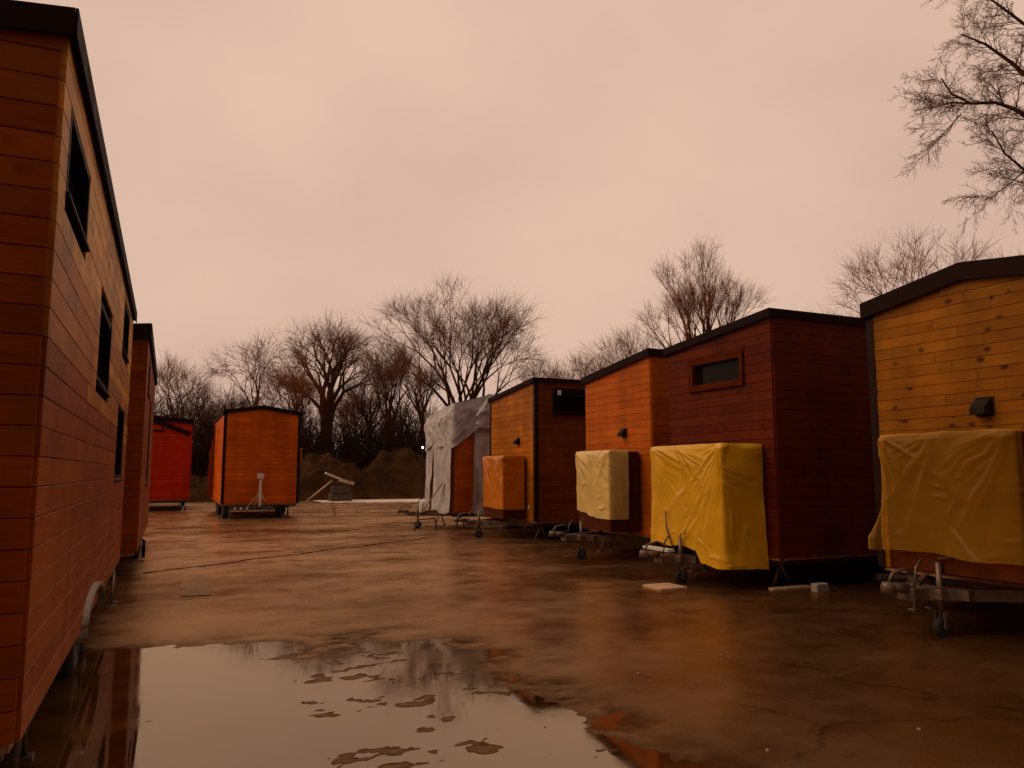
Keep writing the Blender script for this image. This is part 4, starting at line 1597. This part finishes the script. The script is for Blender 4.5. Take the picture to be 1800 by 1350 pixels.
# ------------------------------------------------------------------ trees
def tubes_np(segs, sides):
    S = np.array(segs, dtype=float)          # p0(3) p1(3) r0 r1
    p0, p1, r0, r1 = S[:, 0:3], S[:, 3:6], S[:, 6], S[:, 7]
    d = p1 - p0
    d /= np.linalg.norm(d, axis=1, keepdims=True) + 1e-9
    ref = np.tile(np.array([0.17, 0.29, 0.94]), (len(S), 1))
    par = np.abs((d * ref).sum(1)) > 0.97
    ref[par] = (1, 0, 0)
    s = np.cross(d, ref)
    s /= np.linalg.norm(s, axis=1, keepdims=True) + 1e-9
    u = np.cross(s, d)
    n = len(S)
    V = np.zeros((n, 2, sides, 3))
    for k in range(sides):
        a = 2 * math.pi * k / sides
        o = s * math.cos(a) + u * math.sin(a)
        V[:, 0, k] = p0 + o * r0[:, None]
        V[:, 1, k] = p1 + o * r1[:, None]
    base = (np.arange(n) * 2 * sides)[:, None]
    F = []
    for k in range(sides):
        k2 = (k + 1) % sides
        F.append(np.concatenate([base + k, base + k2, base + sides + k2, base + sides + k], 1))
    return V.reshape(-1, 3), np.concatenate(F, 0)


class Tree:
    def __init__(self, seed):
        self.r = random.Random(seed)
        self.trunk = []
        self.crown = []

    def limb(self, p, d, length, r0, level, cfg):
        rr = self.r
        nseg = cfg['seg'][level]
        p = Vector(p)
        d = Vector(d).normalized()
        pts = [(p.copy(), d.copy(), r0)]
        wig = cfg['wig'][level]
        trop = cfg['trop'][level]
        rend = r0 * cfg['end'][level]
        for i in range(nseg):
            d = (d + Vector((rr.gauss(0, wig), rr.gauss(0, wig), rr.gauss(0, wig * 0.7))) + Vector((0, 0, trop))).normalized()
            q = p + d * (length / nseg)
            ra = r0 + (rend - r0) * i / nseg
            rb = r0 + (rend - r0) * (i + 1) / nseg
            (self.trunk if level <= cfg.get('trunk_levels', 1) else self.crown).append((*p, *q, ra, rb))
            p = q
            pts.append((p.copy(), d.copy(), rb))
        if level + 1 < len(cfg['n']) + 1 and level < cfg['levels']:
            n = cfg['n'][level]
            n = max(1, int(round(n * rr.uniform(0.8, 1.2))))
            t0 = cfg['start'][level]
            for k in range(n):
                t = t0 + (1 - t0) * (k + rr.random()) / n
                f_ = t * nseg
                i = min(nseg - 1, int(f_))
                a, b = pts[i], pts[i + 1]
                pos = a[0].lerp(b[0], f_ - i)
                dd = a[1]
                ra = a[2] + (b[2] - a[2]) * (f_ - i)
                ang = R(cfg['ang'][level]) * rr.uniform(0.7, 1.25)
                s = dd.cross(Vector((rr.gauss(0, 1), rr.gauss(0, 1), rr.gauss(0, 1))))
                if s.length < 1e-3:
                    continue
                s.normalize()
                nd = dd * math.cos(ang) + s * math.sin(ang)
                ln = length * cfg['len'][level] * rr.uniform(0.65, 1.2) * (1.0 - cfg['taper'][level] * t)
                self.limb(pos, nd, ln, max(cfg['rmin'], ra * cfg['rad'][level]), level + 1, cfg)

    def build(self, name, loc, label, group='bare trees beyond the yard', twig='twig', scale=1.0, rz=0.0):
        t = empty(name, loc, rz)
        t.scale = (scale, scale, scale)
        tag(t, label, 'tree', group)
        if self.trunk:
            V, F = tubes_np(self.trunk, 6)
            link_mesh('trunk', np_mesh('trunk', V, F, M['bark'], True), None, t)
        if self.crown:
            V, F = tubes_np(self.crown, 3)
            link_mesh('crown', np_mesh('crown', V, F, M[twig]), None, t)
        return t


def cfg_tree(spread=42, n=(7, 8, 7, 5), up=0.06, twl=0.34, rmin=0.007):
    return dict(levels=4, seg=[6, 6, 5, 4, 3], wig=[0.05, 0.10, 0.14, 0.18, 0.2], trop=[0.05, up, up * 0.9, up * 0.7, up * 0.5],
                end=[0.35, 0.22, 0.3, 0.4, 0.6], n=list(n), start=[0.25, 0.22, 0.12, 0.1], ang=[spread, 38, 40, 42],
                len=[0.72, 0.52, 0.48, twl / 0.5 * 0.5], taper=[0.35, 0.45, 0.4, 0.3], rad=[0.55, 0.5, 0.5, 0.6], rmin=rmin)


def ray_xy(px, D):
    """ground point seen in the photograph's column px at distance D"""
    a = YAW + math.atan((px - 900) / 1350)
    k = D / math.cos(a - YAW)
    return (math.sin(a) * k, math.cos(a) * k)


def fork_tree(seed, height, gens=7, first=5, fan=34, trunk_h=3.0, r0=0.4, ang=21, ratio=0.80, up=0.04, twigs=6, droop=0.0, rmin=0.010, twl=1.25, side=2):
    """short trunk, first fork into a fan of leaders, every limb forking again to a fringe of twigs"""
    t = Tree(seed)
    rr = t.r
    L0 = (height - trunk_h) * 0.93 * (1 - ratio) / (1 - ratio ** gens)
    top = Vector((rr.uniform(-0.2, 0.2), rr.uniform(-0.2, 0.2), trunk_h))
    t.trunk.append((0, 0, -0.3, *(top * 0.5), r0 * 1.3, r0 * 1.08))
    t.trunk.append((*(top * 0.5), *top, r0 * 1.08, r0))

    def rot(d, a, roll=None):
        s = d.cross(Vector((rr.gauss(0, 1), rr.gauss(0, 1), rr.gauss(0, 1))))
        s.normalize()
        return (d * math.cos(a) + s * math.sin(a)).normalized()

    def twig(p, d, ln, r):
        q = p + d * ln * 0.5
        d2 = (d + Vector((rr.gauss(0, 0.22), rr.gauss(0, 0.22), rr.gauss(0, 0.18) - droop))).normalized()
        t.crown.append((*p, *q, r, r * 0.8))
        t.crown.append((*q, *(q + d2 * ln * 0.5), r * 0.8, r * 0.4))

    def go(p, d, ln, r, g):
        dst = t.trunk if g >= gens - 3 else t.crown
        n = 3
        r1 = max(rmin, r * 0.78)
        for i in range(n):
            d = (d + Vector((rr.gauss(0, 0.06), rr.gauss(0, 0.06), rr.gauss(0, 0.05) + up * 0.5 - (droop * 0.4 if g < 3 else 0)))).normalized()
            q = p + d * ln / n
            dst.append((*p, *q, r + (r1 - r) * i / n, r + (r1 - r) * (i + 1) / n))
            if g <= 3:
                for k in range(side):
                    if rr.random() < 0.42:
                        b = p.lerp(q, rr.random())
                        sl_ = min(ln * 0.9, twl * rr.uniform(0.6, 1.5))
                        nd = rot(d, R(rr.uniform(28, 55)))
                        twig(b, nd, sl_, rmin * 0.8)
                        twig(b + nd * sl_ * 0.4, rot(nd, R(35)), sl_ * 0.6, rmin * 0.7)
            p = q
        if g <= 0:
            for k in range(max(2, twigs - 2)):
                twig(p, rot(d, R(rr.uniform(5, 42))), twl * rr.uniform(0.6, 1.3), rmin * 0.8)
            return
        kids = 2 if rr.random() < 0.72 else 3
        s0 = d.cross(Vector((rr.gauss(0, 1), rr.gauss(0, 1), rr.gauss(0, 1)))).normalized()
        for k in range(kids):
            a = R(ang) * rr.uniform(0.6, 1.35)
            s1 = Matrix.Rotation(2 * math.pi * k / kids + rr.uniform(-0.4, 0.4), 3, d) @ s0
            go(p, (d * math.cos(a) + s1 * math.sin(a)).normalized(), ln * ratio * rr.uniform(0.82, 1.12), max(rmin, r * (0.62 if kids == 2 else 0.55)), g - 1)
    for k in range(first):
        a = 2 * math.pi * (k + rr.uniform(-0.25, 0.25)) / first
        sp_ = R(fan) * rr.uniform(0.45, 1.0) if k else R(4)
        d = Vector((math.cos(a) * math.sin(sp_), math.sin(a) * math.sin(sp_), math.cos(sp_)))
        go(top - Vector((0, 0, trunk_h * 0.3 * rr.random())), d, L0 * rr.uniform(0.9, 1.08), r0 * 0.62, gens - 1)
    return t


D_ = 66
fork_tree(101, 17.6, 7, 8, 33, 5.2, 0.34, 20, 0.77, twigs=5).build('bare_tree', (*ray_xy(815, D_), 0), 'tallest bare tree with wide fan-shaped crown in the middle')
fork_tree(202, 14.6, 7, 5, 28, 6.6, 0.50, 25, 0.77, twigs=5).build('bare_tree', (*ray_xy(572, 62), 0), 'thick-trunked bare tree with dense rounded crown behind copper house')
fork_tree(203, 12.0, 6, 4, 15, 5.5, 0.24, 18, 0.78, up=0.07).build('bare_tree', (*ray_xy(690, 60), 0), 'slender bare tree between the thick-trunked tree and tallest tree')
fork_tree(204, 12.9, 6, 3, 18, 6.0, 0.17, 26, 0.80, droop=0.25).build('bare_tree', (*ray_xy(448, 60), 0), 'reddish bare tree with drooping top above copper house roof', twig='twig_red')
fork_tree(205, 11.2, 6, 3, 16, 4.5, 0.15, 20, 0.80).build('bare_tree', (*ray_xy(312, 62), 0), 'slim reddish bare tree above the red house', twig='twig_red')
fork_tree(206, 9.2, 6, 5, 34, 2.6, 0.18, 24, 0.80).build('bare_tree', (*ray_xy(372, 64), 0), 'low bushy bare tree between red and copper houses')
fork_tree(207, 10.0, 6, 5, 26, 3.2, 0.18, 24, 0.80).build('bare_tree', (*ray_xy(520, 57), 0), 'low reddish bare tree left of the thick-trunked tree', twig='twig_red')
fork_tree(208, 10.8, 6, 4, 16, 5.0, 0.22, 20, 0.80).build('bare_tree', (*ray_xy(652, 66), 0), 'bare tree close right of the thick-trunked tree')
fork_tree(209, 10.6, 6, 4, 14, 5.0, 0.24, 20, 0.80).build('bare_tree', (*ray_xy(742, 58), 0), 'dark upright bare tree close left of the grey tarpaulin house')
fork_tree(216, 7.6, 6, 5, 34, 1.6, 0.16, 24, 0.80).build('bare_tree', (*ray_xy(420, 66), 0), 'low dark bare tree directly left of the copper house roof')
fork_tree(217, 9.5, 6, 4, 24, 2.4, 0.18, 22, 0.80).build('bare_tree', (*ray_xy(620, 70), 0), 'faint bare tree behind the thick-trunked tree', twig='twig_red')
fork_tree(210, 22.0, 7, 5, 17, 7.5, 0.46, 16, 0.77, up=0.09).build('bare_tree', (*ray_xy(1240, 72), 0), 'tall upright bare tree rising behind the dark brown house', twig='twig_red')
fork_tree(211, 16.8, 6, 4, 26, 5.0, 0.28, 24, 0.80).build('bare_tree', (*ray_xy(1128, 74), 0), 'reddish bare tree above the bright orange house roof', twig='twig_red')
fork_tree(212, 14.0, 6, 5, 42, 3.0, 0.26, 24, 0.80).build('bare_tree', (*ray_xy(1050, 72), 0), 'spreading bare tree above the honey coloured house roof', twig='twig_red')
fork_tree(213, 14.2, 6, 4, 24, 3.0, 0.2, 20, 0.80).build('bare_tree', (*ray_xy(975, 80), 0), 'thin pale bare tree right of the tallest tree')
fork_tree(214, 17.5, 6, 4, 20, 4.0, 0.24, 18, 0.80, up=0.09).build('bare_tree', (*ray_xy(1322, 80), 0), 'thin bare tree right of the tall upright tree', twig='twig_red')
fork_tree(215, 12.8, 6, 4, 22, 4.0, 0.2, 20, 0.80, rmin=0.008).build('bare_tree', (*ray_xy(1515, 48), 0), 'small bare tree between dark brown and knotty amber roofs')

# branches over the right-hand roof
c_near = dict(cfg_tree(), levels=4, n=[0, 10, 10, 8], start=[0, 0.2, 0.1, 0.1], ang=[0, 42, 42, 45], len=[0, 0.42, 0.45, 0.5], taper=[0, 0.4, 0.4, 0.3], wig=[0.05, 0.10, 0.15, 0.2, 0.22],
              trop=[0.0, 0.02, 0.0, -0.01, -0.02], rad=[0, 0.5, 0.5, 0.6], rmin=0.004, end=[0.4, 0.25, 0.3, 0.4, 0.6])


def pix_point(px, py, D):
    x, y = ray_xy(px, D)
    el = PITCH + 0.0
    # height on the plane at forward distance D
    v = (675 - py) / 1350
    zf = (math.sin(PITCH) + v * math.cos(PITCH)) / (math.cos(PITCH) - v * math.sin(PITCH))
    return Vector((x, y, CAMZ + zf * D))


t = Tree(301)
tb = ray_xy(2020, 19)
base = Vector((tb[0], tb[1], 0))


def hand_limb(tree, pix, D, r0, cfg, lvl=1, origin=None):
    """a limb through given points, with twigs grown along it"""
    pts = [pix_point(x + 28, y, d_) - origin for x, y, d_ in pix]
    n = len(pts)
    for i in range(n - 1):
        ra = r0 * (1 - 0.75 * i / (n - 1))
        rb = r0 * (1 - 0.75 * (i + 1) / (n - 1))
        tree.trunk.append((*pts[i], *pts[i + 1], ra, rb))
        d = (pts[i + 1] - pts[i])
        ln = d.length
        k = max(2, int(ln * 10))
        for j in range(k):
            tt = (j + tree.r.random()) / k
            pos = pts[i].lerp(pts[i + 1], tt)
            s = d.normalized().cross(Vector((tree.r.gauss(0, 1), tree.r.gauss(0, 1), tree.r.gauss(0, 1)))).normalized()
            a = R(tree.r.uniform(28, 55))
            nd = d.normalized() * math.cos(a) + s * math.sin(a)
            tree.limb(pos, nd, tree.r.uniform(0.6, 1.25), max(0.007, rb * 0.35), 2, cfg)


trunk_pts = [Vector((0, 0, -0.2)), Vector((0.1, 0.1, 3)), Vector((-0.1, 0.0, 6.5)), Vector((0.1, 0.1, 10)), Vector((-0.2, 0, 13.5))]
for i in range(4):
    t.trunk.append((*trunk_pts[i], *trunk_pts[i + 1], 0.30 - 0.05 * i, 0.30 - 0.05 * (i + 1)))
hand_limb(t, [(1985, 420, 19), (1900, 260, 18.6), (1800, 192, 18.3), (1765, 180, 18.2), (1720, 182, 18), (1685, 165, 18), (1668, 138, 18)], 0, 0.07, c_near, origin=base)
hand_limb(t, [(1720, 182, 18), (1685, 180, 18), (1660, 186, 18), (1645, 180, 17.9)], 0, 0.025, c_near, origin=base)
hand_limb(t, [(1980, 300, 19), (1880, 180, 19), (1800, 110, 19), (1755, 78, 19), (1710, 60, 19)], 0, 0.08, c_near, origin=base)
hand_limb(t, [(1985, 200, 19), (1880, 80, 19), (1800, 20, 19), (1745, -20, 19)], 0, 0.07, c_near, origin=base)
hand_limb(t, [(1985, 520, 19), (1880, 360, 18.5), (1810, 300, 18.3), (1775, 270, 18.2), (1755, 230, 18.2)], 0, 0.055, c_near, origin=base)
hand_limb(t, [(1810, 300, 18.3), (1770, 330, 18.2), (1740, 350, 18.2)], 0, 0.02, c_near, origin=base)
hand_limb(t, [(1700, 200, 18), (1675, 225, 18), (1650, 250, 18)], 0, 0.015, c_near, origin=base)
t.build('bare_tree', base, 'bare tree at top right corner, its fine branches reaching into the sky', group='bare trees near the right row')

fork_tree(302, 11.8, 6, 4, 38, 4.2, 0.16, 24, 0.78, rmin=0.006, twl=0.8, side=2).build('bare_tree', (*ray_xy(1668, 30), 0), 'bare tree spreading behind the knotty amber roof', group='bare trees near the right row', twig='twig_red')
fork_tree(303, 11.2, 6, 4, 36, 3.0, 0.18, 24, 0.80, rmin=0.005, twl=0.7).build('bare_tree', (*ray_xy(1795, 33), 0), 'bare tree barely topping the knotty amber roof at right', group='bare trees near the right row', twig='twig_red')

# ------------------------------------------------------------------ thicket under the trees, wood behind
def thicket(name, label, n, xr, yr, hr, seed, mat, rad=0.02):
    r = np.random.default_rng(seed)
    segs = []
    for i in range(n):
        x = r.uniform(*xr)
        y = r.uniform(*yr)
        h = r.uniform(*hr) * (0.6 + 0.8 * float(vnoise(np.array([x * 0.25]), np.array([y * 0.25]), 3)[0]))
        a = r.uniform(0, 6.283)
        p = np.array([x, y, 0.0])
        d = np.array([math.cos(a) * 0.25, math.sin(a) * 0.25, 1.0])
        rr_ = rad * r.uniform(0.6, 1.6)
        for k in range(3):
            d2 = d + r.normal(0, 0.12, 3)
            d2 /= np.linalg.norm(d2)
            q = p + d2 * h / 3
            segs.append((*p, *q, rr_ * (1 - k * 0.28), rr_ * (1 - (k + 1) * 0.28)))
            for j in range(4):
                tw = d2 + r.normal(0, 0.55, 3)
                tw /= np.linalg.norm(tw)
                b0 = p + (q - p) * r.random()
                q2 = b0 + tw * h * r.uniform(0.12, 0.30)
                segs.append((*b0, *q2, rr_ * 0.45, 0.006))
                tw2 = tw + r.normal(0, 0.5, 3)
                tw2 /= np.linalg.norm(tw2)
                b1 = b0 + (q2 - b0) * 0.5
                segs.append((*b1, *(b1 + tw2 * h * 0.12), rr_ * 0.3, 0.005))
            p = q
    V, F = tubes_np(segs, 3)
    return tag(link_mesh(name, np_mesh(name, V, F, mat)), label, 'thicket', kind='stuff')


thicket('thicket', 'dark tangled undergrowth below the bare trees', 2800, (-10, 30), (54, 60), (1.8, 5.4), 5, M['brush'], 0.03)
thicket('woodland', 'dim mass of bare woodland behind the nearer trees', 1700, (-16, 44), (66, 92), (4.0, 8.5), 6, M['brush'], 0.05)

SC.render.engine = 'CYCLES'
